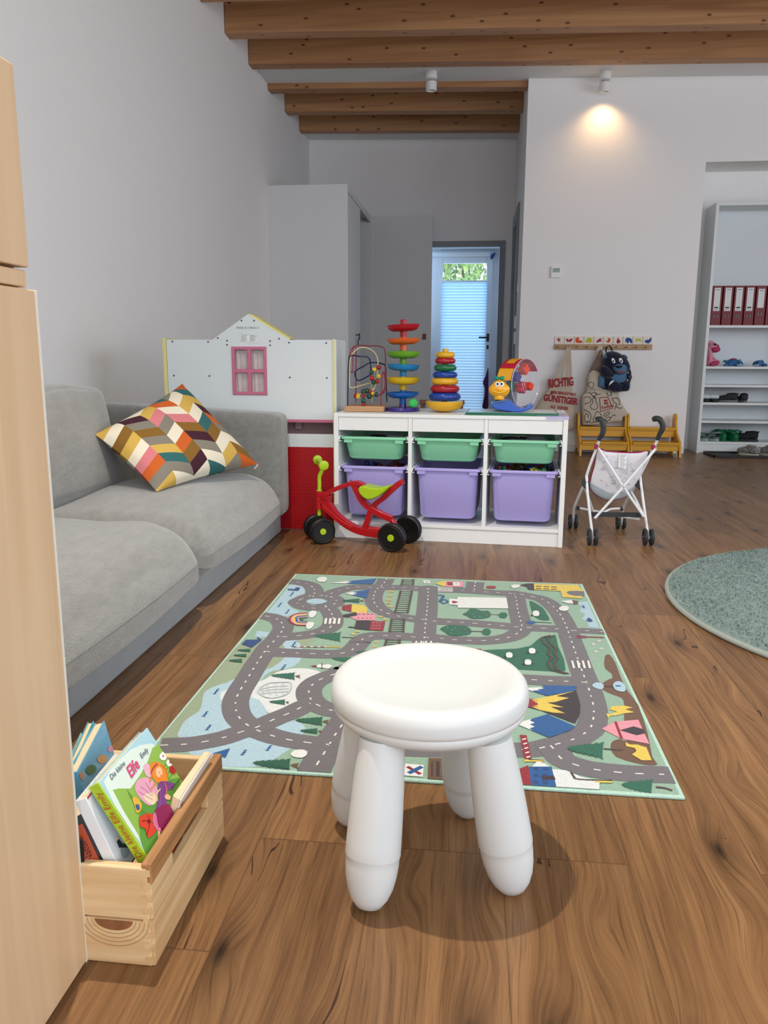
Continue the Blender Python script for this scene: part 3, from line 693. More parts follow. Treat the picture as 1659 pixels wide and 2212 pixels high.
ob('wire',M().cyl((z2(457,1700,3.475).x,3.475,zb2),(z2(457,1460,3.475).x,3.475,z2(457,1440,3.475).z),.0024,m_wr),t,world=True)
# ball tower
t=thing('ball_drop_tower','tall ball drop tower with six coloured spiral trays on a purple base','ball tower',(-.298,3.53,ZT))
tc=z2(1168,1000,3.53).x; YT=3.53
def zz2(v): return z2(1168,v,YT).z
cols6=[('#b01226',265,375),('#e0642a',510,612),('#6ba62a',742,862),('#1c84bf',972,1085),('#d8b216',1205,1330),('#0d5cab',1470,1572)]
nxt=[480,720,975,1190,1430,1680]
for i,(c_,v0,v1) in enumerate(cols6):
    m=mat('tower_%d'%i,c_,.32); zt_,zb_=zz2(v0),zz2(v1); R_r=.0735; hh=zt_-zb_
    tilt=(-.05,-.03,.0,.04,.0,-.02)[i]
    X=T(tc,YT,zb_)@Ry(tilt)
    mb=M().lathe([(.014,.001),(.045,0),(.062,.006),(.070,hh*.6),(R_r,hh),(R_r-.002,hh+.0008),(R_r-.004,hh-.001),(.066,hh*.55),(.052,.007),(.030,.005),(.014,.005)],m,X,40)
    # spiral ramp lip inside the dish
    mb.tube([(.045*math.cos(a_),.045*math.sin(a_),.004+.010*k/10) for k,a_ in enumerate([i*1.1+.5*j for j in range(11)])],.0035,m,8,X=X)
    tr_=ob('tray',mb,t,world=True)
    lo=zz2(nxt[i])
    ob('column',M().lathe([(.0155,lo-.0),(.0155,zb_+.003),(.0145,zb_+.012),(.0145,zt_+.012)] if i else [(.0155,lo),(.0155,zb_),(.0148,zt_),(.0148,zz2(180)),(.012,zz2(170)),(0,zz2(168))],m,T(tc,YT,0),24),tr_,world=True)
mp_=mat('tower_purple','#33217a',.3,coat=.4)
mb=M().lathe([(.074,ZT),(.076,ZT+.006),(.072,ZT+.016),(.068,ZT+.014),(.02,ZT+.012),(.017,ZT+.020),(.0165,zz2(1680))],mp_,T(tc,YT,0),40)
mb.prism([(tc-.074,YT-.02,ZT),(tc-.074,YT+.02,ZT),(tc-.02,YT+.074,ZT),(tc+.074,YT+.03,ZT),(tc+.074,YT-.01,ZT),(tc+.02,YT-.074,ZT),(tc-.03,YT-.070,ZT)],(0,0,.013),mp_)
ob('tower_base',mb,t,world=True)
q=z2(1345,1655,YT-.03); q.z=ZT+.018+.0185
gbm=mat('ball_green','#49d66c',.4)
mb=M()
for k in range(6): mb.torus(.0172,.0026,gbm,T(*q)@Rz(k*PI/6)@Rx(PI/2),32,8)
for zo in (-.009,0,.009): mb.torus(math.sqrt(.0172**2-zo*zo),.0024,gbm,T(q.x,q.y,q.z+zo),32,8)
t=thing('rattle_ball','small green openwork ball resting on the purple tower base','ball',tuple(q-V((0,0,.0185)))); ob('cage',mb,t,world=True); ob('inner_ball',M().ball(q,.0135,mat('ball_mint','#a8e8b8',.5,transluc=.4),16),t,world=True)
# ring stacker
S2=crop(720,660,.31344); YR=3.50
def s2(u,v,Y=YR): return oy(*S2(u,v),Y)
rc=s2(769,500).x
t=thing('ring_stacker','rocking ring stacker with seven coloured rings tapering upward','ring stacker',(rc,YR,ZT))
cr={'y':mat('ring_yellow','#e0ab1c',.25,coat=.4),'r':mat('ring_red','#a5101f',.25,coat=.4),'g':mat('ring_green','#0b6a3c',.25,coat=.4),'b':mat('ring_blue','#0a3c94',.25,coat=.4)}
kpx=.31344/1690*YR*1.0
ob('peg',M().lathe([(.0135,ZT+.02),(.0135,s2(769,318).z),(.0135,s2(769,300).z),(.010,s2(769,297).z),(0,s2(769,296).z)],cr['y'],T(rc,YR,0),24),t,world=True)
for v,hw,hv,c_ in ((340,65,21,'y'),(381,71,21,'r'),(429,78,23,'g'),(477,85,23,'b'),(522,92,24,'y'),(573,101,26,'r'),(627,111,29,'b')):
    R_o=hw*kpx; r_=hv*kpx*.98; z_=s2(769,v).z
    ob('ring',M().lathe([(.0138,z_-r_*.6),(R_o-r_*1.2,z_-r_),(R_o-r_*.6,z_-r_*.9),(R_o-r_*.2,z_-r_*.55),(R_o,z_),(R_o-r_*.2,z_+r_*.55),(R_o-r_*.6,z_+r_*.9),(R_o-r_*1.2,z_+r_),(.0138,z_+r_*.6)],cr[c_],T(rc,YR,0),40),t,world=True,sharp=60)
zb_=s2(769,657).z; za=s2(769,668).z
ob('rocker_base',M().lathe([(0,ZT),(.03,ZT+.001),(.055,ZT+.008),(.074,ZT+.021),(.0805,ZT+.034),(.0815,za),(.0815,zb_-.001),(.079,zb_),(.05,zb_-.004),(0,zb_-.004)],cr['y'],T(rc,YR,0),48),t,world=True)
# two picture boards with green rims
m_bg=mat('board_green','#0e6b4a',.3); m_bt=mat('board_print','#c3ccc6',.2,var=(30,.15))
for k,(dx,dy,zz,a_) in enumerate(((0,0,ZT,-.05),(.004,.006,ZT+.0052,-.035))):
    t=thing('picture_board',('lower','upper')[k]+' of two thin green-edged picture boards under the snail toy','board',(.165+dx,3.455+dy,zz),a_)
    ob('board',M().bb((-.192,-.13,0),(.192,.13,.005),m_bg),t,.001); ob('printed_face',M().bb((-.186,-.124,.005),(.186,.124,.0052),m_bt),t)
# lilac film at the corner of the top
t=ob('plastic_sleeve',M(SH).bb((.86,.0,ZT+.0005),(.992,.20,ZT+.0025),mat('lilac_film','#cfc4ee',.15,alpha=.35)).bb((.90,-.003,ZT-.012),(.993,-.0005,ZT+.002),mat('lilac_film','#cfc4ee',.15,alpha=.35)),bevel=.0005); tag(t,'clear lilac plastic film lying over the right corner of the white frame','plastic film')
# snail shape sorter
S3=crop(1040,760,.12658); YN_=3.375; ZQ=ZT+.0104
def s3(u,v,Y=YN_): return oy(*S3(u,v),Y)
k3=.12658/1690*YN_
m_sy=mat('snail_yellow','#f0ac12',.25,coat=.5); m_sb=mat('snail_blue','#0a50b8',.25,coat=.5); m_sr=mat('snail_red','#c01a34',.25,coat=.5); m_clear=mat('clear_plastic','#e4e4f4',.05,alpha=.035,spec=.5)
m_sg=mat('snail_teal','#0d8f6c',.3); m_wht=mat('eye_white','#f4f4f4',.3); m_blk=mat('eye_black','#08080a',.2)
hc=s3(303,630); t=thing('snail_sorter','smiling yellow snail shape sorter with a clear round shell on a blue rocker','toy snail',(hc.x+.05,3.47,ZQ))
mb=M()
def outl(pts,f,n=5): return smooth([f(u,v) for u,v in pts],n,True)
hd=ob('head',mb.puff(outl([(305,480),(375,500),(432,555),(478,600),(485,660),(450,730),(380,775),(300,782),(225,770),(150,720),(120,650),(135,600),(178,555),(232,502)],s3),hc,(0,-1,0),.030,.030,m_sy,rings=9),t,world=True)
e=M()
for u in (270,345): e.ball(s3(u,560,YN_-.024),(40*k3,.008,48*k3),m_wht,16)
ob('eyes',e,hd,world=True); e=M()
for u in (275,345): e.ball(s3(u,548,YN_-.031),(19*k3,.004,19*k3),m_blk,12)
ob('pupils',e,hd,world=True)
ob('nose',M().ball(s3(300,650,YN_-.031),(17*k3,.005,17*k3),m_sy,12),hd,world=True)
ob('mouth',M().tube(smooth([s3(185,652,YN_-.0245),s3(230,680,YN_-.027),s3(310,698,YN_-.0285),s3(390,675,YN_-.027),s3(430,648,YN_-.024)],5),.0012,mat('mouth_yellow','#ffe27a',.3),8),hd,world=True)
for u in (262,352): ob('antenna',M().ball(s3(u,450,YN_),(44*k3,.011,36*k3),m_sg,16),hd,world=True)
ob('neck',M().lathe([(.026*.8,0),(.022,.006),(.020,.02)],m_sy,T(s3(303,800).x,YN_,s3(303,812).z),24),t,world=True)
bp2=[(180,835),(300,832),(470,785),(530,820),(580,880),(680,932),(780,915),(885,850),(886,890),(850,935),(700,985),(560,992),(400,970),(280,950),(190,915)]
Q=[s3(u,v,3.375) for u,v in bp2]; zmin=min(p.z for p in Q)
for p in Q: p.z+=ZQ-zmin
ob('rocker',M().prism(Q[::-1],(0,.14,0),m_sb),t,.004,world=True)
n_=V((.80,-.60,0)).normalized(); s_ax=V((.60,.80,0)); Rr=.107*.98; ct=s3(752,530,3.475); zcc=ZQ+.012+Rr
th=.078
A=frame(ct-n_*th+V((0,0,zcc-ct.z)),s_ax,V((0,0,1)),-n_*-1)   # z axis along n
A=frame(V((ct.x,ct.y,zcc))-n_*th,s_ax,V((0,0,1)),s_ax.cross(V((0,0,1))))
if A.col[2].xyz.dot(n_)<0: A=frame(V((ct.x,ct.y,zcc))-n_*th,-s_ax,V((0,0,1)),(-s_ax).cross(V((0,0,1))))
fx=A.col[0].xyz
def bandarc(a0,a1,r0,r1,z0,z1,m,n=24,X=A):
    vs=[];fs=[]
    for i in range(n+1):
        a_=math.radians(a0+(a1-a0)*i/n)
        for r,z_ in ((r0,z0),(r1,z0),(r1,z1),(r0,z1)): vs.append((r*math.cos(a_),r*math.sin(a_),z_))
    for i in range(n):
        for k in range(4): fs.append((i*4+k,i*4+(k+1)%4,(i+1)*4+(k+1)%4,(i+1)*4+k))
    fs.append((3,2,1,0)); fs.append(tuple(n*4+k for k in range(4)))
    return M().add(vs,fs,m,X)
# decide which side of the wheel is the viewer's left
lf_=180 if fx.x>0 else 0
sg=1 if lf_==180 else -1
ang=lambda d:(180-d) if sg>0 else d     # d measured from the left, over the top
def arc(d0,d1,r0,r1,z0,z1,m): 
    a0,a1=ang(d0),ang(d1)
    return bandarc(min(a0,a1),max(a0,a1),r0,r1,z0,z1,m)
ob('shell_arch',arc(38,150,Rr-.003,Rr+.001,0,th,m_sr),t,world=True)
ob('hatch',arc(55,86,Rr+.001,Rr+.0025,.018,th-.022,m_sy),t,world=True)
ob('shell_side',arc(8,38,Rr-.003,Rr,0,th*.9,m_sy),t,world=True)
m_rimc=mat('clear_rim','#dcd8f4',.08,alpha=.45,spec=.8)
ob('shell_wheel',arc(150,365,Rr-.002,Rr,0,th,m_clear),t,world=True)
dsc=M(A).lathe([(0,th+.010),(.03,th+.009),(.07,th+.006),(Rr-.006,th+.001),(Rr+.002,th-.001),(Rr+.002,th-.003),(Rr-.007,th-.002),(.07,th+.004),(0,th+.008)],m_clear,ID,56)
ob('shell_window',dsc,t,world=True)
rg=M(A); rg.torus(Rr+.0005,.0022,m_rimc,T(0,0,th),60,8)
for r in (.022,.036): rg.torus(r,.0012,m_rimc,T(0,0,th+.0095),40,6)
ob('shell_rings',rg,t,world=True)
ob('back_disc',M(A).lathe([(0,.001),(Rr-.003,.001),(Rr-.003,0),(0,0)],m_clear,ID,48),t,world=True)
def lobed(name,label,u,v,R0,m,k=6,amp=.18,rot=0,dep=.035):
    cc=s3(u,v,3.47); cc=cc-n_*.02
    X=frame(cc,s_ax,V((0,0,1)),n_)@Rz(rot); mb=M()
    pts=[((R0*(1+amp*math.cos(k*a_)))*math.cos(a_),(R0*(1+amp*math.cos(k*a_)))*math.sin(a_),-dep/2) for a_ in [2*PI*i/48 for i in range(48)]]
    mb.prism(pts,(0,0,dep),m,X); o=ob('shape_block',mb,bevel=.002); tag(o,label,'toy block','shape blocks inside the clear snail shell')
lobed('b','purple lobed block inside the clear snail shell',645,430,.021,mat('block_purple','#3d2a86',.3),6,.15)
lobed('b','red star block inside the clear snail shell',740,610,.022,mat('block_red','#c4182c',.3),5,.22)
lobed('b','orange lobed block at the top of the clear snail shell',790,300,.020,mat('block_orange','#e0421c',.3),4,.2)
lobed('b','orange-red square block at the right of the clear snail shell',865,590,.017,mat('block_vermilion','#d63a22',.3),4,.12,.4)
lobed('b','green lobed block at the left of the clear snail shell',560,610,.020,mat('block_green','#0a6f4e',.3),6,.12)
# ============================================================ STOOL
m_stool=mat('stool_plastic','#d9dddc',.38,bump=(900,.05,.0003))
SC=V((-.056,1.147,0))
t=thing('childrens_stool','round white plastic children\'s stool with four stout tapering legs','stool',(SC.x,SC.y,0))
ob('seat',M().lathe([(0,.2905),(.07,.2908),(.098,.2925),(.116,.2965),(.127,.2995),(.136,.2998),(.1445,.297),(.1505,.290),(.1535,.2795),(.1535,.270),(.1525,.2645),(.1505,.2635),(.1505,.2620),(.1515,.2610),(.1495,.253),(.143,.245),(.132,.2405),(.10,.239),(0,.239)],m_stool,ID,72),t,sharp=60)
tips=[(-.131,.990),(.079,1.053),(-.193,1.200),(.010,1.250)]; tops=[(-.118,1.045),(.036,1.068),(-.150,1.170),(-.006,1.205)]
for (a,b_),(c_,d_) in zip(tips,tops):
    p0=V((c_,d_,.2405)); p1=V((a,b_,.0)); L=(p1-p0).length; k=1.0
    prof=[(.0330,0),(.0350,.03),(.0375,.07),(.0392,.11),(.0402,.15),(.0404,.168),(.0400,.1705),(.0392,.172),(.0390,.182),(.0372,.200),(.0335,.218),(.0275,.233),(.0195,.2445),(.0105,L-.0035),(.0001,L)]
    prof=[(r,z*L/.252 if z<.25 and z>.0 and i<13 else z) for i,(r,z) in enumerate(prof)]
    ob('leg',M().lathe(prof,m_stool,along(p0,p1),36),t,world=True,sharp=70)

# ============================================================ ROAD PLAY MAT
fib=dict(bump=(420,.7,.0018))
def rugm(n,c,a=.10): return mat('pile_'+n,c,.97,bump=(520,.8,.002),var=(260,a),sheen=.2,stretch=(1,.45,1))
RG={k:rugm(k,c) for k,c in dict(sage='#8fae97',olive='#93a385',road='#6d686b',dash='#e4e2dc',water='#a9c6d2',snow='#d9dcdb',white='#dfe2de',green='#1c6148',dgreen='#17563f',blue='#1a5590',navy='#1c3f78',red='#8e1f2b',yellow='#dcc04e',pink='#df93a0',brown='#6a4b35',dark='#33272b',trail='#4a3a35',mint='#b4d6c4',ice='#b9c4c6').items()}
rx0,rx1,ry0,ry1=-.632,.400,1.340,2.720
t=thing('road_play_mat','rectangular green play mat printed with grey roads, houses, trees and mountains','play mat',(-.116,2.03,0))
base=M(); base.bb((rx0,ry0,0.0),(rx1,ry1,.0065),RG['mint'])
ob('mat_edging',base,t,.003,world=True)
art=M(); LY=[0]
def RP(cr,u,v):
    return oz(*cr(u,v),.0085)
A_=crop(560,1230,.2411); B_=crop(900,1230,.2411); C_=crop(340,1380,.2773); D_2=crop(1080,1380,.2532); E_=crop(640,1150,.36166); S_=crop(680,1370,.36166); TT=crop(560,1600,.38577)
CYC=[None]
def lay():
    LY[0]+=1
    if CYC[0] is None: return .0068+LY[0]*.00002
    return CYC[0]+((LY[0])%70)*.00002
def RPoly(cr,pts,m,sm=0,z=None):
    z=z or lay(); P=[RP(cr,u,v) for u,v in pts]
    if sm: P=smooth(P,sm,True)
    for p in P: p.z=z
    a=sum(P[i].x*P[(i+1)%len(P)].y-P[(i+1)%len(P)].x*P[i].y for i in range(len(P)))
    if a<0: P=P[::-1]
    art.poly(P,RG[m])
def RLine(cr,pts,w,m,sm=4,z=None,closed=False):
    z=z or lay(); P=[RP(cr,u,v) for u,v in pts]
    if sm: P=smooth(P,sm,closed)
    for p in P: p.z=z
    art.ribbon(P,(0,0,1),w,RG[m],closed=closed)
# ground
z=lay(); art.add([(rx0+.008,ry0+.008,.0067),(rx1-.008,ry0+.008,.0067),(rx1-.008,ry1-.008,.0067),(rx0+.008,ry1-.008,.0067)],[(0,1,2,3)],RG['sage'])
RPoly(C_,[(20,770),(380,340),(600,60),(800,-20),(800,200),(640,420),(560,640),(300,880),(60,860)],'olive')
RPoly(C_,[(940,-20),(1240,0),(1100,100),(900,300),(860,200)],'olive')
# water
RPoly(A_,[(270,135),(350,128),(412,160),(408,205),(380,240),(300,262),(265,300),(290,345),(360,370),(310,405),(230,415),(150,390),(60,395),(170,265)],'water')
RPoly(A_,[(-20,545),(90,558),(70,600),(-40,600)],'water')
RPoly(C_,[(180,778),(178,690),(235,615),(325,555),(350,480),(362,420),(420,375),(540,335),(640,310),(660,500),(760,700),(500,800)],'water',2)
RPoly(C_,[(700,400),(800,470),(835,530),(870,600),(790,625),(700,560)],'water')
RPoly(C_,[(230,870),(310,930),(420,990),(520,1015),(660,1012),(800,985),(930,920),(1050,840),(900,760),(600,740),(400,830)],'water')
RPoly(C_,[(880,690),(1060,628),(1140,665),(1158,700),(1130,740),(1000,745)],'water')
RPoly(C_,[(975,40),(1000,-20),(1080,5),(1125,60),(1130,130),(1090,190),(1020,225),(900,245),(840,280),(790,330),(800,260),(900,215),(985,150),(1010,90)],'water',2)
RPoly(C_,[(760,340),(840,310),(930,255),(1050,226),(1180,228),(1275,258),(1210,300),(1130,350),(1110,430),(1120,500),(960,550),(875,580),(830,520),(790,470),(730,450),(730,400)],'snow',2)
RPoly(C_,[(490,440),(500,410),(560,390),(560,470),(500,470)],'snow',3)
RPoly(B_,[(1430,290),(1530,280),(1640,520),(1545,510),(1525,460),(1480,440),(1510,400),(1460,370),(1480,330)],'water')
RPoly(D_2,[(890,200),(900,140),(935,130),(985,200),(1030,320),(1090,440),(1180,560),(1260,800),(1300,1000),(1345,1060),(1290,1075),(1160,1055),(990,1000),(945,920),(960,870),(1020,850),(1100,860),(1060,700),(1060,560),(1040,500),(960,470),(880,430),(870,380),(930,340),(960,330),(950,290),(900,250)],'brown',2)
# fields
RPoly(B_,[(1010,280),(1060,295),(1130,340),(1170,400),(1190,450),(1120,452),(1060,425),(1030,370)],'green',2)
RPoly(B_,[(560,720),(900,705),(1020,680),(1090,620),(1150,590),(1250,600),(1270,690),(1320,800),(1335,900),(1290,915),(860,890),(700,830)],'green')
# roads
roads=[]
def road(parts,w=.062,closed=False):
    P=[]
    for cr,pts in parts: P+=[RP(cr,u,v) for u,v in pts]
    P=smooth(P,7,closed); roads.append((P,w,closed))
road([(A_,[(-60,405),(40,412),(110,425),(175,450),(212,495),(205,545),(150,620)]),(C_,[(860,60),(820,120),(760,210),(700,310),(640,405),(610,480),(614,560),(655,630),(740,690),(860,740),(1000,778),(1200,808),(1440,825)]),(TT,[(880,44),(1060,46),(1250,50)]),(D_2,[(100,942),(280,938),(400,915),(500,890),(620,855),(710,810),(775,750),(800,650),(795,560),(775,480),(750,400)]),(B_,[(1480,900),(1430,760),(1380,620),(1330,480),(1270,380),(1200,310),(1120,262),(1020,238),(940,222),(840,212),(700,205),(500,190),(300,180),(100,172)]),(A_,[(1300,160),(1100,158),(900,155),(820,160),(720,185),(640,215),(590,245)])])
road([(A_,[(380,262),(335,292),(400,330),(520,345),(630,325),(690,290),(660,250),(540,228),(440,238)])],.058,True)
road([(A_,[(230,100),(290,105),(370,115),(450,135),(492,175),(494,215),(480,245)])])
road([(A_,[(590,320),(635,370),(662,430),(655,490),(615,530),(530,562),(400,585),(250,600),(165,600)])])
road([(C_,[(840,95),(950,103),(1100,108),(1250,114),(1370,115),(1460,105),(1520,80),(1570,30)]),(A_,[(905,640),(960,603),(1050,590),(1200,592),(1400,603),(1600,612)]),(B_,[(300,625),(450,632),(600,635),(740,622),(850,598),(925,550),(942,500),(925,430),(905,350),(890,260),(875,210)])])
road([(A_,[(1140,80),(1110,130),(1050,180),(1022,260),(1055,330),(1120,378),(1200,405),(1340,432),(1500,450)]),(B_,[(130,460),(200,462),(450,475),(700,495),(900,512),(1100,522),(1290,530)])],.060)
road([(A_,[(1515,165),(1505,350),(1490,480),(1480,600),(1468,680),(1458,780)])],.066)
road([(B_,[(528,110),(515,180)])])
road([(B_,[(1380,545),(1480,545),(1560,548),(1700,556)])],.045)
road([(C_,[(20,826),(100,822),(250,815),(380,795),(520,765),(640,725),(760,690),(850,650),(940,610),(1040,570),(1120,530),(1200,495)])])
road([(B_,[(1530,1010),(1380,1000),(1240,996),(1100,988),(960,980),(700,960)]),(C_,[(1600,230),(1450,245),(1380,270),(1300,300),(1230,335),(1185,385),(1183,440),(1215,490),(1270,522),(1350,552),(1480,560)])])
road([(C_,[(1480,600),(1440,665),(1400,720),(1350,800),(1290,900),(1240,980),(1205,1065)])],.066)
road([(D_2,[(430,905),(480,960),(520,1015),(600,1055),(740,1098),(880,1120),(1040,1137),(1200,1147),(1380,1152),(1500,1158)])])
zr=lay()
for ri,(P,w,cl) in enumerate(roads):
    Q=[V((p.x,p.y,zr+ri*.00003)) for p in P]; art.ribbon(Q,(0,0,1),w,RG['road'],closed=cl)
    for p in ([] if cl else (Q[0],Q[-1])): art.poly([p+V((w/2*math.cos(a_),w/2*math.sin(a_),.000015)) for a_ in [2*PI*k/16 for k in range(16)]],RG['road']) if (rx0+.05<p.x<rx1-.05 and ry0+.05<p.y<ry1-.05) else None
zd=lay()+.0006; CYC[0]=zd+.0001
for P,w,cl in roads:
    Q=[V((p.x,p.y,zd)) for p in P]; 
    if cl: Q.append(Q[0])
    acc=0; seg=[]; per=.040; on=.018
    for i in range(len(Q)-1):
        a,b_=Q[i],Q[i+1]; L=(b_-a).length
        if L<1e-6: continue
        n=max(1,int(L/.004))
        for k in range(n):
            p=a.lerp(b_,k/n); 
            if (acc%per)<on: seg.append(p.copy())
            else:
                if len(seg)>1: art.ribbon(seg,(0,0,1),.0038,RG['dash'])
                seg=[]
            acc+=L/n
    if len(seg)>1: art.ribbon(seg,(0,0,1),.0038,RG['dash'])
RPoly(A_,[(420,285),(450,268),(510,260),(570,266),(602,285),(570,303),(510,310),(450,303)],'water',2)
RPoly(B_,[(1340,205),(1360,195),(1420,190),(1500,195),(1500,238),(1420,236),(1370,225)],'road')
# railway
def rail(cr,a,b_,wpx,n):
    (x0,y0),(x1,y1)=a,b_
    for sgn in (-1,1): RLine(cr,[(x0+sgn*wpx*.8,y0),(x1+sgn*wpx*.8*1.15,y1)],.006,'trail',0)
    zz=lay()
    for i in range(n):
        k=(i+.5)/n; x=x0+(x1-x0)*k; y=y0+(y1-y0)*k; RLine(cr,[(x-wpx,y),(x+wpx*1.05,y+1.5)],.005,'trail',0,zz)
rail(A_,(1335,85),(1325,140),58,4); rail(A_,(1318,188),(1272,392),62,11); rail(A_,(1242,440),(1228,562),68,7); rail(A_,(1200,622),(1185,700),72,4)
# crossings
def zebra(cr,items,m='dash'):
    zz=lay()
    for q in items: RPoly(cr,q,m,0,zz)
zebra(A_,[[(x,437),(x+22,437),(x+14,488),(x-8,488)] for x in (588,628,668,708)])
zebra(A_,[[(x,640),(x+16,640),(x+13,680),(x-4,680)] for x in (1400,1444,1488,1532)])
zebra(B_,[[(190,y),(325,y+3),(325,y+9),(189,y+6)] for y in (158,169,180,191)])
zebra(D_2,[[(x,184),(x+18,186),(x+36,250),(x+16,250)] for x in (606,652,697,742)])
# mountains
def mountain(cr,tip,p1,p2,snow,m='blue'):
    RPoly(cr,[tip,p1,p2],m); 
    t_=V(tip);a=t_+(V(p1)-t_)*snow;b_=t_+(V(p2)-t_)*snow; mid=[a.lerp(b_,k/6) for k in range(1,6)]
    ax=((a+b_)/2-t_).normalized(); z_=[m_+ax*(22 if i%2 else -22) for i,m_ in enumerate(mid)]
    RPoly(cr,[tip,tuple(a)]+[tuple(q) for q in z_]+[tuple(b_)],'white')
mountain(A_,(620,122),(1052,80),(1015,132),.45); mountain(A_,(765,213),(985,180),(960,258),.45)
mountain(D_2,(190,420),(655,400),(420,490),.42); mountain(D_2,(130,722),(420,640),(420,842),.5)
RPoly(D_2,[(400,640),(640,745),(600,780),(420,842),(340,780)],'blue'); RPoly(D_2,[(360,395),(655,405),(640,450),(500,470),(380,480),(410,440)],'blue')
RPoly(D_2,[(235,510),(300,515),(650,440),(685,560),(680,640),(640,722),(350,610),(232,580)],'dark')
RPoly(D_2,[(232,512),(300,512),(330,560),(300,590),(232,580)],'red')
RPoly(D_2,[(270,520),(640,445),(480,490),(590,505),(470,540),(400,545),(545,585),(430,580),(555,635),(450,630),(340,608),(270,580),(330,560)],'yellow')
for y in (528,545,562,578): RLine(D_2,[(240,y),(320,y+2)],.003,'red',0)
# trees
def fir(cr,tip,ln,wd,ang=0,m='dgreen',trunk=True):
    ca,sa=math.cos(ang),math.sin(ang); f=lambda x,y:(tip[0]+x*ca-y*sa,tip[1]+x*sa+y*ca)
    up=[(0,0)]; n=6
    for i in range(1,n+1): up+=[(ln*i/n*.82,-wd/2*(.25+.75*i/n)),(ln*i/n*.82-ln*.03,-wd/2*(.1+.6*i/n))]
    lo=[(x,-y) for x,y in up[1:]][::-1]
    RPoly(cr,[f(*p) for p in up+lo],m)
    if trunk: RPoly(cr,[f(ln*.80,0),f(ln*1.0,-wd*.2),f(ln*.95,0),f(ln*1.0,wd*.25)],'brown')
fir(A_,(745,280),190,42,0); fir(C_,(885,285),230,62,.03,'green'); fir(C_,(870,490),155,46,.03,'green'); fir(C_,(1075,632),260,75,.05); fir(C_,(1110,715),170,48,.03); fir(C_,(740,965),365,105,.06)
fir(C_,(620,88),130,28,.02,trunk=False); fir(C_,(590,128),130,28,.02,trunk=False); fir(C_,(555,168),130,34,.03,trunk=False)
fir(D_2,(575,935),380,155,.06,'green',False); RLine(D_2,[(885,935),(1050,945)],.006,'trail'); fir(D_2,(1035,1240),330,150,.08,'green',False); RLine(D_2,[(1330,1262),(1400,1268),(1470,1290)],.006,'trail')
fir(A_,(495,592),290,95,.05,'green',False); RLine(A_,[(740,605),(850,610)],.006,'trail'); fir(A_,(860,738),200,45,.0,'green',False); fir(A_,(650,795),250,70,.1,'green',False)
RPoly(C_,[(890,284),(930,266),(985,262),(960,285),(985,305),(930,300)],'snow')
RPoly(B_,[(412,400),(450,380),(480,352),(540,355),(580,370),(640,370),(665,400),(640,430),(560,440),(490,438),(450,415)],'green',3); RPoly(B_,[(735,405),(760,385),(800,388),(812,410),(790,435),(745,428)],'green',3); RLine(B_,[(570,398),(740,405)],.004,'brown')
RPoly(B_,[(212,530),(260,505),(310,495),(380,500),(450,510),(490,545),(470,580),(380,592),(300,590),(250,560)],'green',3); RPoly(B_,[(585,555),(610,530),(650,532),(665,560),(640,588),(595,580)],'green',3); RLine(B_,[(390,550),(590,555)],.005,'trail')
for (x,y) in ((470,385),(500,400),(530,380),(560,420),(600,385),(620,410),(510,425)): RLine(B_,[(x,y),(x+14,y+1)],.002,'ice',0)
for (x,y) in ((270,525),(310,540),(340,520),(300,570),(430,530),(450,560)): RLine(B_,[(x,y),(x+14,y+1)],.002,'ice',0)
# houses and buildings
RPoly(A_,[(740,360),(745,322),(830,312),(835,345),(825,380)],'red'); RPoly(A_,[(830,312),(930,318),(970,345),(965,388),(880,386),(825,382)],'yellow',1)
RPoly(A_,[(780,415),(880,385),(1035,392),(1045,455),(880,455)],'pink'); RPoly(A_,[(750,405),(870,385),(880,412),(790,430),(750,425)],'dark')
for x in (885,925,965,1000): RLine(A_,[(x,400),(x+22,402)],.006,'dark',0); RLine(A_,[(x-10,435),(x+10,436)],.005,'dark' if x<940 else 'red',0)
RPoly(A_,[(872,455),(1000,462),(985,545),(850,530)],'dark'); RPoly(A_,[(1000,462),(1130,465),(1110,550),(985,545)],'red'); RLine(A_,[(800,515),(850,520)],.008,'dark',0)
for y in (478,502,528):
    for x in (1015,1045,1075): RLine(A_,[(x-(y-478)*.2,y),(x+20-(y-478)*.2,y+1)],.004,'pink',0)
RPoly(B_,[(160,125),(240,104),(270,105),(250,155)],'yellow'); RPoly(B_,[(265,105),(415,110),(418,158),(250,155)],'pink'); RPoly(B_,[(270,113),(322,114),(325,145),(275,143)],'red'); RPoly(B_,[(325,115),(385,117),(385,146),(328,145)],'white'); RLine(B_,[(345,130),(365,130)],.006,'dark',0)
RPoly(B_,[(1040,130),(1440,140),(1490,185),(1480,262),(1310,250),(1290,195),(1050,182)],'yellow'); RPoly(B_,[(1340,208),(1365,195),(1440,192),(1490,198),(1488,240),(1420,238),(1365,226)],'road',1); RPoly(B_,[(925,140),(985,128),(1050,126),(1055,185),(1000,180),(985,155)],'dark')
for k in range(3):
    for j in range(2): RLine(B_,[(1068+k*68,152+j*20+k*3),(1118+k*68,154+j*20+k*3)],.010,'dark',0)
RPoly(B_,[(295,262),(360,268),(370,248),(805,256),(822,352),(370,345),(368,322),(292,316)],'white'); RPoly(B_,[(318,282),(345,285),(375,294),(345,305),(318,305)],'red')
for k in range(9):
    for j in range(4): RLine(B_,[(420+k*26,272+j*18),(436+k*26,272+j*18)],.003,'ice',0)
for j in range(5): RLine(B_,[(695,290+j*8),(805,292+j*8)],.003,'water',0)
RLine(B_,[(190,230),(240,235),(225,262),(205,290)],.008,'blue'); RLine(B_,[(225,275),(260,270),(275,290),(240,305),(222,290)],.006,'blue',3,None,True)
RPoly(B_,[(340,695),(410,690),(420,705),(580,712),(575,750),(420,720)],'red'); RPoly(B_,[(340,695),(410,688),(420,705),(370,712)],'dark')
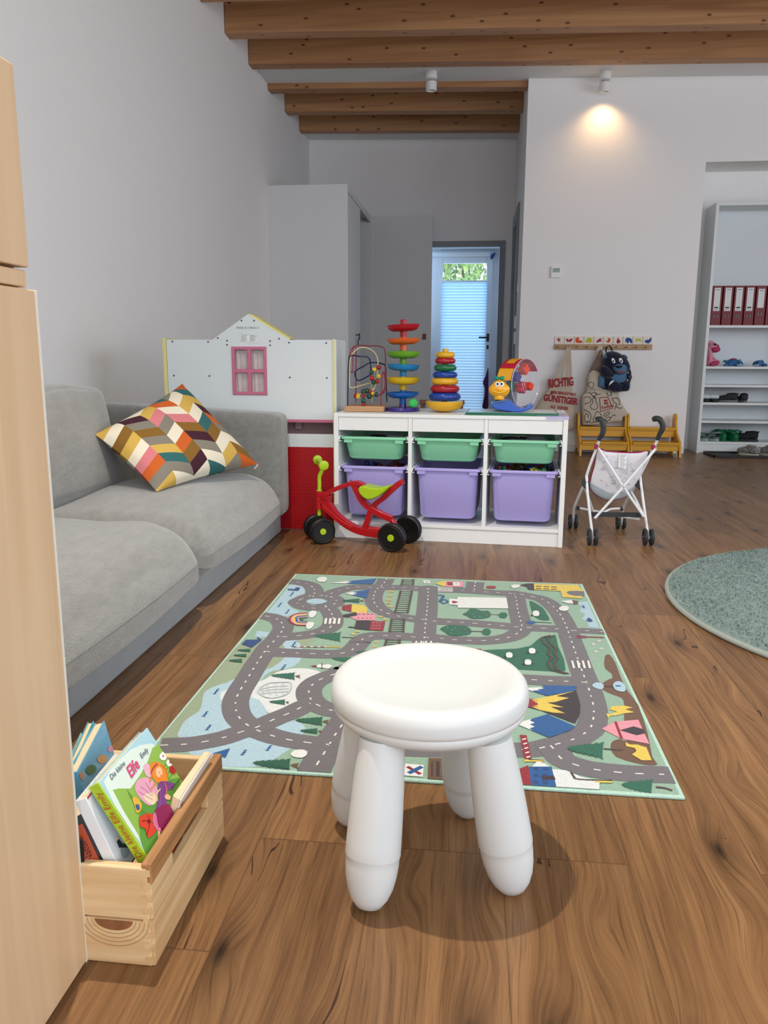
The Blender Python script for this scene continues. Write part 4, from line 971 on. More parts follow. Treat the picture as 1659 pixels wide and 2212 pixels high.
# fence and sheep
for dx in (0,48): RLine(B_,[(1200+dx*.9,590),(1120+dx,610),(1140+dx*1.1,660),(1200+dx,705),(1180+dx*1.2,760),(1215+dx,795),(1180+dx*1.2,830),(1195+dx*1.1,890),(1250+dx,915),(1340+dx*.5,935)],.007,'trail',0)
for x,y in ((830,768),(1035,730),(998,832),(1070,395)):
    RPoly(B_,[(x-28,y-18),(x,y-26),(x+24,y-18),(x+30,y),(x+26,y+20),(x,y+24),(x-26,y+18)],'white',2); RPoly(B_,[(x-50,y+14),(x-28,y+8),(x-24,y+20),(x-40,y+26)],'dark'); RLine(B_,[(x+26,y+12),(x+60,y+12)],.002,'dark',0)
# rainbow
for r,m in ((1.0,'red'),(.86,'pink'),(.74,'yellow'),(.58,'blue'),(.42,'pink'),(.3,'green')):
    RLine(A_,[(430,450-58*r),(380-60*r,450-50*r+4),(425-150*r,452),(390-60*r,452+42*r),(430,452+48*r)],.0095,m,5)
for cx_2,cy_2 in ((478,398),(455,500)): RPoly(A_,[(cx_2-35,cy_2+10),(cx_2-30,cy_2-15),(cx_2,cy_2-28),(cx_2+35,cy_2-20),(cx_2+30,cy_2+8),(cx_2+5,cy_2+32),(cx_2-25,cy_2+32)],'white',3)
# clouds
for cr,x,y,s_ in ((A_,562,92,1),(B_,1320,352,1),(C_,1105,898,1.4)): RPoly(cr,[(x-48*s_,y),(x-20*s_,y-22*s_),(x+30*s_,y-22*s_),(x+45*s_,y),(x+20*s_,y+20*s_),(x-25*s_,y+18*s_)],'white',3)
RPoly(B_,[(845,150),(880,135),(925,142),(915,160),(870,170)],'white',3); RPoly(B_,[(1290,285),(1390,275),(1410,310),(1350,305)],'white'); RPoly(B_,[(1392,275),(1450,285),(1440,312),(1405,312)],'brown')
RPoly(B_,[(622,155),(650,145),(700,148),(712,158),(690,170),(640,170)],'red',3)
for i,(cr,x,y) in enumerate(((A_,295,215),(A_,185,312),(A_,255,372),(C_,460,405),(C_,375,580),(C_,400,685),(C_,675,880),(C_,870,845),(C_,985,215),(C_,1065,35))):
    RLine(cr,[(x-26,y+18),(x-8,y+20),(x-8,y+2),(x+6,y+4),(x+4,y-12),(x+22,y-16)],.0035,'blue',2)
RPoly(C_,[(430,890),(565,850),(530,925)],'blue'); RPoly(C_,[(655,40),(690,5),(815,5),(735,68)],'navy'); RPoly(A_,[(252,172),(320,175),(325,160),(368,160),(350,190),(260,184)],'navy'); RPoly(A_,[(-20,600),(20,625),(-10,650)],'navy')
RPoly(B_,[(1520,452),(1540,430),(1560,440),(1580,462),(1545,470)],'navy'); RLine(B_,[(1490,320),(1500,345)],.006,'blue',0)
RPoly(B_,[(985,470),(1020,458),(1060,465),(1060,482),(1010,488)],'blue',2); RLine(B_,[(1060,470),(1210,478)],.004,'dark',0)
RPoly(B_,[(1435,585),(1520,595),(1520,612),(1440,615)],'red'); RLine(B_,[(1520,603),(1680,608)],.007,'red',0); RLine(B_,[(1450,600),(1500,605)],.006,'blue',0)
# barriers
for k in range(5): RLine(A_,[(300+k*62,692+k*.5),(300+k*62+34,692+k*.5)],.006,'red',0); RLine(A_,[(334+k*62,692+k*.5),(362+k*62,692+k*.5)],.005,'white',0)
RLine(A_,[(602,692),(725,696)],.008,'yellow',0); RLine(A_,[(602,688),(725,692)],.002,'dark',0)
RLine(D_2,[(198,820),(240,1025)],.014,'red',0)
for k in range(5): RLine(D_2,[(190+k*9,860+k*38),(222+k*9,850+k*38)],.004,'white',0)
RLine(D_2,[(208,1038),(375,1038)],.009,'yellow',0); RLine(D_2,[(240,1030),(375,1036)],.003,'dark',0)
# igloo
for k in range(4): RLine(C_,[(800+k*60,370-k*8),(830+k*50,430+k*5)],.003,'ice')
RLine(C_,[(790,400),(850,350),(950,338),(1040,345),(1020,420),(930,455),(850,455),(795,425)],.004,'ice',4,None,True)
for k in range(3): RLine(C_,[(810,390+k*18),(900,372+k*22),(1020,365+k*22)],.003,'ice')
# snowman
RPoly(C_,[(1240,210),(1262,198),(1290,204),(1330,198),(1360,212),(1330,232),(1290,226),(1250,224)],'white',3); RPoly(C_,[(1188,212),(1240,204),(1236,220)],'red'); RLine(C_,[(1280,190),(1282,236)],.002,'dark',0)
# flowers
for cr,l in ((A_,[(1185,198),(1172,238),(1158,276),(1155,302),(1178,335),(1090,425),(1128,450),(882,558),(840,580),(1050,650),(1032,690)]),(B_,[(1585,668),(1635,640),(1655,708),(1608,735),(1080,0)])):
    for x,y in l:
        if cr is B_ and y==0: continue
        RPoly(cr,[(x-24,y),(x-10,y-5),(x,y-11),(x+10,y-5),(x+24,y),(x+10,y+5),(x,y+11),(x-10,y+5)],'yellow' if cr is A_ else 'white'); RPoly(cr,[(x-7,y),(x,y-4),(x+7,y),(x,y+4)],'red')
RPoly(A_,[(1465,95),(1525,98),(1535,122),(1478,122)],'white'); RLine(A_,[(1490,108),(1515,112)],.006,'dark',0)
# tent, deer, pond
RPoly(D_2,[(868,765),(975,705),(1180,688),(1275,895),(1035,850)],'pink'); RPoly(D_2,[(1020,778),(1140,745),(1225,770),(1240,805),(1165,822)],'dark'); RLine(D_2,[(985,705),(1010,775),(1038,850)],.006,'red')
RPoly(D_2,[(905,635),(940,640),(1000,620),(935,600),(950,575),(1060,568),(1135,585),(1070,600),(1150,625),(1060,635),(1000,650),(940,655),(925,678)],'yellow')
RPoly(D_2,[(1070,880),(1110,900),(1170,900),(1250,925),(1295,1035),(1210,1035),(1125,985),(1165,955),(1150,930),(1075,915)],'yellow')
RPoly(D_2,[(785,395),(820,370),(870,380),(890,400),(870,430),(820,420)],'water',2); RPoly(D_2,[(965,385),(1000,360),(1050,375),(1075,430),(1050,450),(1000,440),(975,420)],'water',3); RLine(D_2,[(880,402),(965,405)],.005,'trail',0); RLine(D_2,[(985,400),(1030,402)],.008,'blue',0)
# bottom row: railway sign, brown tower, blue house, snow yard
RPoly(S_,[(540,772),(652,780),(645,852),(530,842)],'white'); RLine(S_,[(552,790),(632,836)],.008,'red',0); RLine(S_,[(640,790),(560,830)],.010,'blue',0)
RPoly(S_,[(680,738),(880,742),(880,880),(672,876)],'brown')
for k in range(4): RLine(S_,[(700+k*40,760),(730+k*40,760),(730+k*40,850),(700+k*40,850)],.003,'dark',0,None,True)
RPoly(D_2,[(440,1110),(560,1120),(700,1180),(850,1210),(850,1290),(480,1280)],'snow'); RPoly(D_2,[(320,1040),(380,1060),(440,1100),(370,1090),(270,1090)],'snow')
RPoly(D_2,[(140,1120),(240,1078),(275,1262),(180,1262)],'red'); RPoly(D_2,[(245,1090),(440,1090),(485,1280),(270,1270)],'blue')
for x in (285,365): 
    for y in (1110,1165,1225): RLine(D_2,[(x,y),(x+45,y)],.012,'navy',0)
RLine(D_2,[(358,1185),(468,1185)],.015,'dark',0)
RLine(D_2,[(608,1140),(630,1175),(670,1198),(960,1212)],.005,'trail'); RLine(D_2,[(810,1218),(960,1222)],.006,'yellow',0)
art.v=[V((max(rx0+.006,min(rx1-.006,p.x)),max(ry0+.006,min(ry1-.006,p.y)),p.z)) for p in art.v]
ob('mat_surface',art,t,world=True)

# ============================================================ ROUND RUG
m_rr=mat('round_rug_pile','#7c908a',1.0,bump=(60,1,.006),var=(55,.16),sheen=.25)
t=thing('round_rug','round grey-green shaggy rug at the right, cut by the frame','rug',(1.488,2.531,0))
ob('rug_edging',M().torus(.822,.0085,mat('rug_edge','#a3aba4',.9),T(0,0,.0085),96,10),t)
r=random.Random(5); pile=M(); n=180
pile.lathe([(.822,.004),(.818,.016),(.81,.02),(.6,.021),(.4,.021),(.2,.021),(0,.021)],m_rr,ID,96)
ob('rug_base',pile,t)
tf=M()
m_t2=mat('round_rug_tuft','#82958f',1.0,var=(11,.22),sheen=.3)
for i in range(42000):
    a=r.uniform(0,2*PI); q=.812*math.sqrt(r.random()); x,y=q*math.cos(a),q*math.sin(a)
    if x+1.488>1.9 : continue
    dx,dy=r.uniform(-.009,.009),r.uniform(-.009,.009); w=.0024; b_=r.uniform(0,PI); cx_,sy_=w*math.cos(b_),w*math.sin(b_); h=r.uniform(.025,.031)
    tf.add([(x-cx_,y-sy_,.019),(x+cx_,y+sy_,.019),(x+dx,y+dy,h)],[(0,1,2)],m_t2)
o=ob('rug_pile',tf,t); o['kind']='stuff'

# ============================================================ RIDE-ON TRIKE
K=crop(640,860,.36166)
lat=V((.262,.965,0)).normalized(); Pm=V((-.290,3.195,0))
def k_(u,v,o=0): return opl(*K(u,v),Pm+lat*o,lat)
m_tr=mat('trike_red','#b40f18',.25,coat=.5); m_tl=mat('trike_lime','#a9c81f',.35); m_ty=mat('tyre_black','#0d0d0e',.45)
t=thing('ride_on_trike','small red ride-on trike with black wheels, lime handlebar and lime seat','ride-on toy',tuple(Pm))
fw=lat.cross(V((0,0,1)))
def kt(pts,r,flat=.55,o=0,m=m_tr): return M().tube(smooth([k_(u,v,o) for u,v in pts],6),r,m,12,flat=1) 
fr=M()
def strap(pts,w,th,o=0,mb=fr,m=m_tr):
    Q=smooth([k_(u,v,o) for u,v in pts],6); n=len(Q); vs=[];fs=[]
    W=w if hasattr(w,'__len__') else None
    for i,p in enumerate(Q):
        tt=(Q[min(i+1,n-1)]-Q[max(i-1,0)]).normalized(); nn=lat.cross(tt).normalized(); ww=(W[0]+(W[1]-W[0])*i/(n-1)) if W else w
        for a,b_ in ((-1,-1),(1,-1),(1,1),(-1,1)): vs.append(p+nn*a*ww/2+lat*b_*th/2)
    for i in range(n-1):
        for k in range(4): fs.append((i*4+k,i*4+(k+1)%4,(i+1)*4+(k+1)%4,(i+1)*4+k))
    fs.append((3,2,1,0)); fs.append(tuple((n-1)*4+k for k in range(4))); mb.add(vs,fs,m)
strap([(140,572),(185,570),(225,548),(290,522),(345,506),(385,512),(405,530)],.019,.034)
strap([(150,600),(195,640),(235,695),(300,750),(380,790),(495,812)],.031,.03)
strap([(160,640),(210,685),(270,735),(340,775)],.018,.036)
strap([(345,510),(370,560),(400,615),(450,660),(520,700),(575,722)],.025,.030)
strap([(636,497),(605,518),(575,545),(530,590),(480,628),(450,665),(432,720),(410,780)],.022,.028)
strap([(150,585),(205,600)],.030,.03)
ob('frame',fr,t,.003,world=True)
tl=k_(614,505); ob('tail_grip',M().tube([k_(600,520),k_(636,494)],.0105,m_tr,12),t,world=True)
q0,q1=k_(136,552),k_(136,662); ob('head_tube',M().cyl(q1,q0,.0165,m_tr),t,world=True)
st=M(); st.tube(smooth([k_(137,700),k_(137,600),k_(138,520),k_(138,470),k_(152,430),k_(140,395),k_(150,378)],6),.0085,m_tl,12)
st.cyl(k_(137,555),k_(137,550),.0135,m_tl); ob('steering_stem',st,t,world=True)
hb=k_(146,384); a=k_(165,402,-.055); b_=k_(127,368,.055)
hbm=M().cyl(hb-V((0,0,.0))+ (a-hb)*1.0,hb+(b_-hb),.010,m_tl); 
for e_,d_ in ((a,1),(b_,-1)):
    dd=(a-b_).normalized()*d_; hbm.lathe([(.010,0),(.019,.004),(.0205,.010),(.0205,.014),(.017,.016),(0,.016)],m_tl,along(e_-dd*.012,e_+dd*.004))
ob('handlebar',hbm,t,world=True)
sp=[(366,545),(378,528),(398,524),(430,534),(480,540),(520,532),(556,528),(530,556),(490,588),(455,604),(425,609),(398,596),(376,572)]
ob('saddle',M().prism([k_(u,v,-.04) for u,v in sp],lat*.08,m_tl),t,.006,world=True)
def wheel(c,axis,r,w,name,side=-1):
    X=along(c,c+axis*side); mb=M().lathe([(0,-w/2+.004),(r*.5,-w/2+.004),(r*.62,-w/2),(r*.86,-w/2),(r*.97,-w/2+.004),(r,0),(r*.97,w/2-.004),(r*.86,w/2),(r*.80,w/2-.002),(r*.77,w/2-.002),(r*.74,w/2),(r*.45,w/2-.001),(r*.2,w/2-.001),(0,w/2-.001)],m_ty,X,48)
    o=ob('wheel',mb,t,world=True,sharp=30); ob('hub_cap',M().lathe([(r*.24,w/2-.001),(r*.23,w/2+.002),(0,w/2+.0025)],m_tl,X,28),o,world=True); return o
Rw=.0615
cr_=k_(570,822,-.10); cr_.z=Rw; 
rc1=oy(*K(572,823),3.12); rc1.z=Rw; rc2=oy(*K(668,772),3.285); rc2.z=Rw
ax_r=(rc2-rc1).normalized()
wheel(rc1,ax_r,Rw,.030,'w'); wheel(rc2,ax_r,Rw,.030,'w',1)
Rf=.0570; f1=oy(*K(155,780),3.22); f1.z=Rf; f2=oy(*K(118,745),3.305); f2.z=Rf
ax_f=(f2-f1).normalized(); wheel(f1,ax_f,Rf,.028,'w'); wheel(f2,ax_f,Rf,.028,'w',1)
ob('rear_axle',M().cyl(rc1,rc2,.006,m_ty),t,world=True); ob('front_axle',M().cyl(f1,f2,.010,m_tl),t,world=True)
br_=M(); br_.tube([k_(410,775),(rc1+rc2)/2+V((0,0,.004))],.010,m_tr); br_.tube([k_(560,716),(rc1+rc2)/2+V((0,0,.008))],.012,m_tr); ob('rear_bracket',br_,t,world=True)

# ============================================================ DOLL STROLLER
G4=crop(1160,700,.2305)
def g4(u,v,Y): return oy(*G4(u,v),Y)
m_sw=mat('stroller_white','#eceef0',.3); m_sd=mat('stroller_grey','#2f3234',.5); m_mag=mat('stroller_piping','#9a1f4c',.7)
m_fab=mat('stroller_cloth','#e3e1e6',.85,bump=(300,.2,.001)); m_fab2=mat('stroller_seat_cloth','#aab4ba',.85)
t=thing('doll_stroller','white folding doll stroller with grey handles and printed cloth sling','doll stroller',tuple(oz(*G4(740,1980))))
def bar(pts,r=.0058,name='frame_tube',m=m_sw,n=4): return ob(name,M().tube(smooth([g4(*p) for p in pts],n),r,m,12),t,world=True)
bar([(585,1080,3.34),(560,1160,3.36),(505,1300,3.38),(462,1430,3.40)])
bar([(465,1415,3.40),(472,1560,3.38),(495,1780,3.365),(524,2015,3.355)])
bar([(1135,1075,3.37),(1080,1190,3.39),(1010,1330,3.415),(955,1435,3.43)])
bar([(965,1415,3.43),(985,1580,3.41),(1015,1800,3.395),(1046,2015,3.385)])
bar([(440,1510,3.42),(395,1610,3.50),(350,1720,3.60),(342,1800,3.66),(338,1862,3.685)])
bar([(445,1520,3.40),(480,1620,3.46),(520,1740,3.52),(545,1765,3.54)])
bar([(920,1520,3.44),(860,1620,3.54),(805,1735,3.64),(792,1880,3.70)])
bar([(872,1560,3.46),(920,1640,3.46),(990,1780,3.44)])
bar([(575,1165,3.33),(790,1500,3.345),(1000,1805,3.365)],.0056,'cross_brace',n=1)
bar([(1115,1165,3.36),(810,1525,3.335),(540,1822,3.35)],.0056,'cross_brace',n=1)
bar([(385,1722,3.60),(500,1745,3.60),(620,1762,3.60),(690,1735,3.62),(800,1728,3.64)],.0055)
bar([(530,1762,3.52),(620,1764,3.50),(700,1790,3.48),(960,1830,3.44)],.0055)
a,b_=g4(512,1788,3.40),g4(975,1788,3.42)
ob('folding_bar',M().prism([g4(512,1765,3.40),g4(975,1768,3.42),g4(978,1812,3.42),g4(512,1806,3.40)][::-1],(0,.012,0),m_sd),t,.002,world=True)
for u,v,Y in ((462,1510,3.385),(965,1515,3.42)):
    ob('hinge_joint',M().prism([g4(u-38,v-35,Y),g4(u+34,v-38,Y),g4(u+36,v+45,Y),g4(u+5,v+50,Y),g4(u-38,v+10,Y)][::-1],(0,.016,0),m_sd),t,.003,world=True)
for u,v,Y in ((555,1150,3.345),(1090,1155,3.37),(440,1470,3.40),(935,1460,3.44)): ob('clip',M().box(g4(u,v,Y),(.016,.014,.020),m_sd if v>1300 else m_mag),t,.003,world=True)
for u,v,Y in ((385,1725,3.595),(795,1730,3.635)): ob('clip',M().box(g4(u,v,Y),(.014,.014,.018),m_sd),t,.003,world=True)
for u,v,Y in ((572,1165,3.322),(1117,1162,3.350),(810,1524,3.326),(543,1820,3.342),(993,1806,3.357),):
    ob('rivet',M().ball(g4(u,v,Y),.0035,m_steel,12),t,world=True)
for pts in ([(578,1090,3.338),(590,1060,3.335),(612,1030,3.33),(622,980,3.33),(612,915,3.33),(590,893,3.335),(570,893,3.35)],[(1128,1085,3.37),(1145,1040,3.365),(1172,990,3.36),(1178,945,3.36),(1155,900,3.36),(1125,885,3.365),(1098,890,3.38)]):
    n=len(smooth([V((0,0,0))]*len(pts),5))
    ob('handle',M().tube(smooth([g4(*p) for p in pts],5),[.0085+.0035*min(1,i/n*2.2) for i in range(n)],m_sd,12),t,world=True)
for u,v,Y,s_ in ((520,2010,3.355,.0365),(1042,2010,3.385,.0365),(338,1855,3.69,.0345),(785,1868,3.71,.0345)):
    c_=g4(u,v,Y); c_.z=s_; 
    for sg_ in (-1,1):
        cc=c_+V((sg_*.0135,0,0)); X=along(cc,cc+V((sg_,0,0)))@Rz(0)
        mb=M().lathe([(0,-.005),(s_*.7,-.006),(s_*.9,-.0065),(s_,-.002),(s_,.002),(s_*.92,.0065),(s_*.75,.0065),(s_*.7,.004),(s_*.25,.004),(s_*.2,.006),(0,.006)],m_sd,X,32); ob('wheel',mb,t,world=True,sharp=30)
    ob('axle',M().cyl(c_-V((.024,0,0)),c_+V((.024,0,0)),.003,m_steel),t,world=True)
# sling
cen=g4(770,1400,3.44)
o1=[(570,1178),(650,1192),(800,1205),(950,1205),(1040,1190),(1010,1290),(970,1420),(900,1530),(860,1590),(800,1625),(700,1645),(620,1635),(540,1585),(500,1520),(505,1440),(535,1330)]
Y_of=lambda v:3.385+.05*max(0,(v-1180)/460)
Q=[g4(u,v,Y_of(v)) for u,v in o1]; nf=V((0,-1,-.12)).normalized()
sl=ob('sling',M().puff(smooth(Q,4,True),g4(770,1400,Y_of(1400)),nf,.018,.004,m_fab,rings=8,pw=3),t,world=True)
o2=[(500,1480),(560,1530),(650,1560),(800,1565),(880,1530),(905,1530),(860,1592),(800,1628),(700,1648),(620,1638),(540,1588),(495,1530)]
ob('sling_seat',M().puff(smooth([g4(u,v,Y_of(v)-.006) for u,v in o2],3,True),g4(700,1590,Y_of(1590)-.006),nf,.018,.004,m_fab2,rings=6,pw=3),t,world=True)
pp=smooth([g4(u,v,Y_of(v)-.002) for u,v in [(1040,1188),(950,1203),(800,1203),(650,1190),(570,1176),(535,1330),(508,1430),(495,1500)]],5); ob('piping',M().tube(pp,.0028,m_mag,8),t,world=True)
pp=smooth([g4(u,v,Y_of(v)-.006) for u,v in [(470,1500),(540,1590),(620,1638),(700,1650),(800,1630),(830,1610)]],5); ob('piping',M().tube(pp,.0026,m_mag,8),t,world=True)
dec=M(); mcs=[mat('print_grey','#a9adb6',.8),mat('print_rose','#c98a9a',.8),mat('print_teal','#86a6a8',.8)]; r=random.Random(9); f_=V((0,-1,0))
for i in range(46):
    u,v=r.uniform(600,930),r.uniform(1230,1540)
    if 750<u<865 and v<1370: continue
    if u>1000-(v-1200)*.25 or u<560 : continue
    R0=r.choice((8,8,10,14,22)); m=r.choice(mcs+[mcs[0]]*2)
    for rr_ in ((1,) if R0<20 else (1,.7,.4)):
        dec.ribbon([g4(u+R0*rr_*math.cos(a_),v-R0*rr_*math.sin(a_),Y_of(v)-.0172-.0015*0) for a_ in [PI*k/7 for k in range(8)]],f_,.0011,m,off=.0032)
ob('cloth_print',dec,sl,world=True)
lbm=M(); L4=[g4(u,v,3.3705+.0*v) for u,v in ((768,1212),(852,1212),(832,1358),(762,1345))]; lbm.poly(L4[::-1],m_white)
for i in range(9):
    v=1228+i*14; lbm.ribbon([g4(778,v,3.3698),g4(838-(i%3)*12,v+1,3.3698)],f_,.0013,m_screw)
ob('care_label',lbm,sl,world=True)
# ============================================================ YELLOW STEP BENCHES
m_yb=mat('bench_yellow','#d99f1f',.4,coat=.2)
m_ybs=mat('bench_screw','#a87a18',.4)
def bench(x0,x1,label):
    t=thing('step_bench',label,'bench',((x0+x1)/2,6.72,0),group='yellow step benches under the coat hooks')
    side=[(6.895,0),(6.895,.30),(6.885,.325),(6.86,.342),(6.83,.345),(6.805,.335),(6.79,.31),(6.785,.26),(6.775,.225),(6.74,.185),(6.68,.155),(6.625,.125),(6.60,.085),(6.59,.04),(6.587,0),(6.625,0),(6.64,.022),(6.68,.045),(6.76,.052),(6.83,.040),(6.865,0)]
    for a,b_ in ((x0,x0+.018),(x1-.018,x1)):
        ob('side_panel',M().prism([(a,y,z) for y,z in side][::-1],(b_-a,0,0),m_yb),t,.003,world=True)
    ob('upper_step',M().bb((x0+.018,6.762,.214),(x1-.018,6.895,.230),m_yb),t,.003,world=True)
    ob('upper_apron',M().bb((x0+.018,6.772,.150),(x1-.018,6.785,.214),m_yb).bb((x0+.018,6.770,.198),(x1-.018,6.773,.203),m_ybs),t,.002,world=True)
    ob('lower_step',M().bb((x0+.018,6.60,.104),(x1-.018,6.76,.120),m_yb),t,.003,world=True)
    ob('lower_apron',M().bb((x0+.018,6.612,.050),(x1-.018,6.625,.104),m_yb).bb((x0+.018,6.610,.088),(x1-.018,6.613,.092),m_ybs),t,.002,world=True)
    return t
bench(.885,1.290,'yellow wooden step bench under the printed cloth bag')
bench(1.294,1.700,'yellow wooden step bench on the right, nothing standing on it')

# ============================================================ HOOK RAIL
YW=YB
def w4(u,v,d=0): p=oy(*G4(u,v),YW-d); return p
m_rail2=woodmat('rail_wood','#a5845f','#c3a47e','X',1.5,.6)
m_tilew=mat('tile_plywood','#e6dfcf',.6)
ra,rb_=w4(163,238,.02),w4(1083,192,.02)
t=thing('coat_hook_rail','wooden coat hook rail with ten small animal picture tiles above it','hook rail',((ra.x+rb_.x)/2,YW,ra.z))
ob('rail_board',M().bb((ra.x,YW-.020,ra.z),(rb_.x,YW,rb_.z),m_rail2),t,.003,world=True)
zt0,zt1=rb_.z+.001,w4(300,115,.015).z; pw=(rb_.x-ra.x)/10
an={0:('#9a1d4c',[(178,142),(200,140),(198,124),(206,124),(208,140),(232,132),(212,152),(228,178),(206,160),(192,176),(200,156)]),
1:('#a32348',[(270,138),(290,140),(298,152),(308,142),(335,134),(322,160),(306,170),(298,160),(290,172),(280,162)]),
2:('#d8562a',[(360,126),(372,150),(368,126),(395,125),(392,150),(424,156),(422,176),(385,178),(362,170)]),
3:('#b9bd2b',[(450,160),(466,156),(464,142),(480,130),(500,130),(516,145),(515,165),(495,176),(468,172),(452,170)]),
4:('#a3214e',[(556,164),(572,148),(590,134),(612,140),(590,150),(610,152),(596,166),(576,168),(562,176)]),
5:('#c9482c',[(644,150),(660,158),(668,145),(662,132),(688,136),(686,160),(672,174),(654,170)]),
6:('#a52033',[(758,128),(764,128),(766,142),(776,150),(782,166),(772,180),(752,180),(744,166),(750,150)]),
7:('#1f4a9c',[(830,140),(845,128),(875,132),(892,152),(890,178),(876,178),(868,160),(856,178),(842,178),(838,160),(828,178)]),
8:('#c6bd4e',[(926,140),(945,136),(972,140),(978,158),(970,170),(962,158),(940,158),(934,172),(924,160)]),
9:('#254a8f',[(1008,160),(1025,148),(1050,146),(1062,130),(1074,128),(1070,150),(1078,158),(1060,164),(1055,178),(1030,180),(1014,172)])}
for i in range(10):
    x0=ra.x+i*pw+.002; x1=ra.x+(i+1)*pw-.002
    o=ob('picture_tile',M().bb((x0,YW-.010,zt0),(x1,YW,zt1),m_tilew),t,.001,world=True)
    c_,pts=an[i]; mb=M(); P=[w4(u,v,.0105) for u,v in pts]; mb.poly(smooth(P,2,True),mat('tile_print_%d'%i,c_,.7)); ob('animal_print',mb,o,world=True)
for i in range(10):
    x=ra.x+(i+.42)*pw; zz=(ra.z+rb_.z)/2+.003
    ob('peg',M().lathe([(.007,0),(.006,.02),(.008,.028),(.0095,.034),(.008,.041),(0,.044)],m_rail2,T(x,YW-.020,zz)@Rx(PI/2+.12),16),t,world=True)

# ============================================================ CLOTH BAGS
m_bag=mat('bag_cotton','#bfae9a',.95,bump=(260,.4,.002),var=(10,.06)); m_bag2=mat('bag_canvas','#c3b8a6',.95,bump=(260,.4,.002),var=(10,.05)); m_bin=mat('bag_inside','#7d6a63',.95)
m_rtxt=mat('bag_red_print','#9c2530',.85); m_line=mat('bag_line_print','#2b2b2c',.85)
hk1=w4(292,214,.045)
t=thing('cotton_tote','beige cotton tote with red German slogan hanging on the second peg','cloth bag',tuple(hk1))
bd_=[(222,505),(228,500),(305,500),(314,520),(335,640),(352,760),(350,900),(338,985),(200,1010),(0,1000),(-60,940),(-30,840),(5,762),(45,700),(80,645),(130,570),(165,505),(192,470)]
cen_=w4(190,760,.055)
ob('bag_body',M().puff(smooth([w4(u,v,.055) for u,v in bd_],3,True),cen_,(0,-1,0),.030,.030,m_bag,rings=8,pw=4),t,world=True)
hd_=M()
for a in ([(292,212),(255,330),(205,430),(165,508),(140,560)],[(298,214),(272,330),(245,430),(228,502),(232,530)],[(296,212),(290,330),(288,430),(284,502),(282,520)],[(306,216),(310,330),(314,430),(314,520),(318,545)]):
    P=[w4(u,v,.060+.02*k/4) for k,(u,v) in enumerate(a)]; hd_.ribbon(P,(0,-1,0),.020,m_bag)
o=ob('handles',hd_,t,world=True,solid=.003)
tx=M(); kf=.2305/1690*YW
def put(mb,body,u,v,size,rot=0,m=m_rtxt,d=.0872,shear=0,bold=.0,sx=1):
    p=w4(u,v,d); mb.text(body,size,m,frame(p,V((1,0,0)),V((0,0,1)),V((0,-1,0)))@Rz(rot),shear=shear,bold=bold,sx=sx)
put(tx,'RICHTIG',105,595,.098,.10,bold=.0035,sx=.56); put(tx,'MEIN EINKAUF WAR',128,650,.034,-.09,bold=.001,sx=.68); put(tx,'G\u00dcNSTIGER',58,715,.076,-.12,bold=.003,sx=.70); put(tx,'ALS  DEINER',122,785,.034,-.11,bold=.001,sx=.8)
ob('slogan_print',tx,t,world=True)
# second bag
hk2=w4(582,206,.05)
t=thing('canvas_tote','canvas shopping bag printed with fruit outlines, its base resting on the yellow bench','cloth bag',tuple(hk2))
bd2=[(465,640),(520,610),(600,600),(700,600),(755,635),(780,720),(820,790),(850,850),(800,870),(790,905),(720,918),(640,932),(560,945),(440,945),(420,930),(415,800),(415,680),(440,650)]
DB=.085; c2_=w4(600,780,DB)
ob('bag_body',M().puff(smooth([w4(u,v,DB) for u,v in bd2],2,True),c2_,(0,-1,0),.060,.060,m_bag2,rings=9,pw=5),t,world=True)
ob('bag_top',M().puff(smooth([w4(u,v,DB) for u,v in [(468,520),(490,450),(540,430),(600,470),(640,560),(640,640),(540,650),(450,660),(462,600)]],2,True),w4(540,560,DB),(0,-1,0),.045,.04,m_bag2,rings=6,pw=4),t,world=True)
ob('bag_lining',M().puff(smooth([w4(u,v,DB) for u,v in [(466,525),(500,420),(548,330),(590,250),(612,250),(612,400),(600,500),(540,560),(480,570)]],2,True),w4(548,450,DB),(0,-1,0),.02,.03,m_bin,rings=5,pw=4),t,world=True)
hh=M()
for a in ([(578,204),(560,300),(548,400),(535,480),(520,560)],[(590,206),(585,300),(580,400),(575,480),(568,560)],[(600,206),(612,300),(618,400),(620,480),(618,560)]):
    hh.ribbon([w4(u,v,.055+.075*k/4) for k,(u,v) in enumerate(a)],(0,-1,0),.020,m_bag2)
ob('handles',hh,t,world=True,solid=.003)
pr=M(); DP=DB+.0612
def ln(pts,w=.0045,m=m_line,cl=False,sm=3,d=DP): pr.ribbon(smooth([w4(u,v,d) for u,v in pts],sm,cl),(0,-1,0),w,m,closed=cl)
ln([(536,692),(520,700),(525,730),(505,760),(505,785),(530,800),(560,795),(570,770),(558,740),(548,700)],cl=True); ln([(536,692),(532,676),(540,676),(538,692)]); ln([(540,700),(566,690)])
ln([(440,690),(480,680),(505,700),(500,730),(445,750)]); ln([(440,800),(480,820),(505,850),(500,900),(460,915),(445,880),(455,850)]); ln([(455,835),(480,850),(482,880)])
ln([(560,820),(585,830),(600,850),(600,895),(575,905),(545,920),(525,895),(540,860)],cl=True); ln([(545,880),(560,870),(570,885),(555,900)],cl=True); ln([(625,865),(640,830),(680,825),(665,855)],cl=True); ln([(630,860),(672,834)],.003)
ln([(700,690),(720,730),(745,745),(740,770),(725,800)]); ln([(710,700),(745,690),(775,720),(770,760)]); ln([(740,770),(775,790),(800,780)]); ln([(640,890),(670,870),(690,885),(670,905),(645,905)],cl=True); ln([(690,880),(720,850),(740,862)])
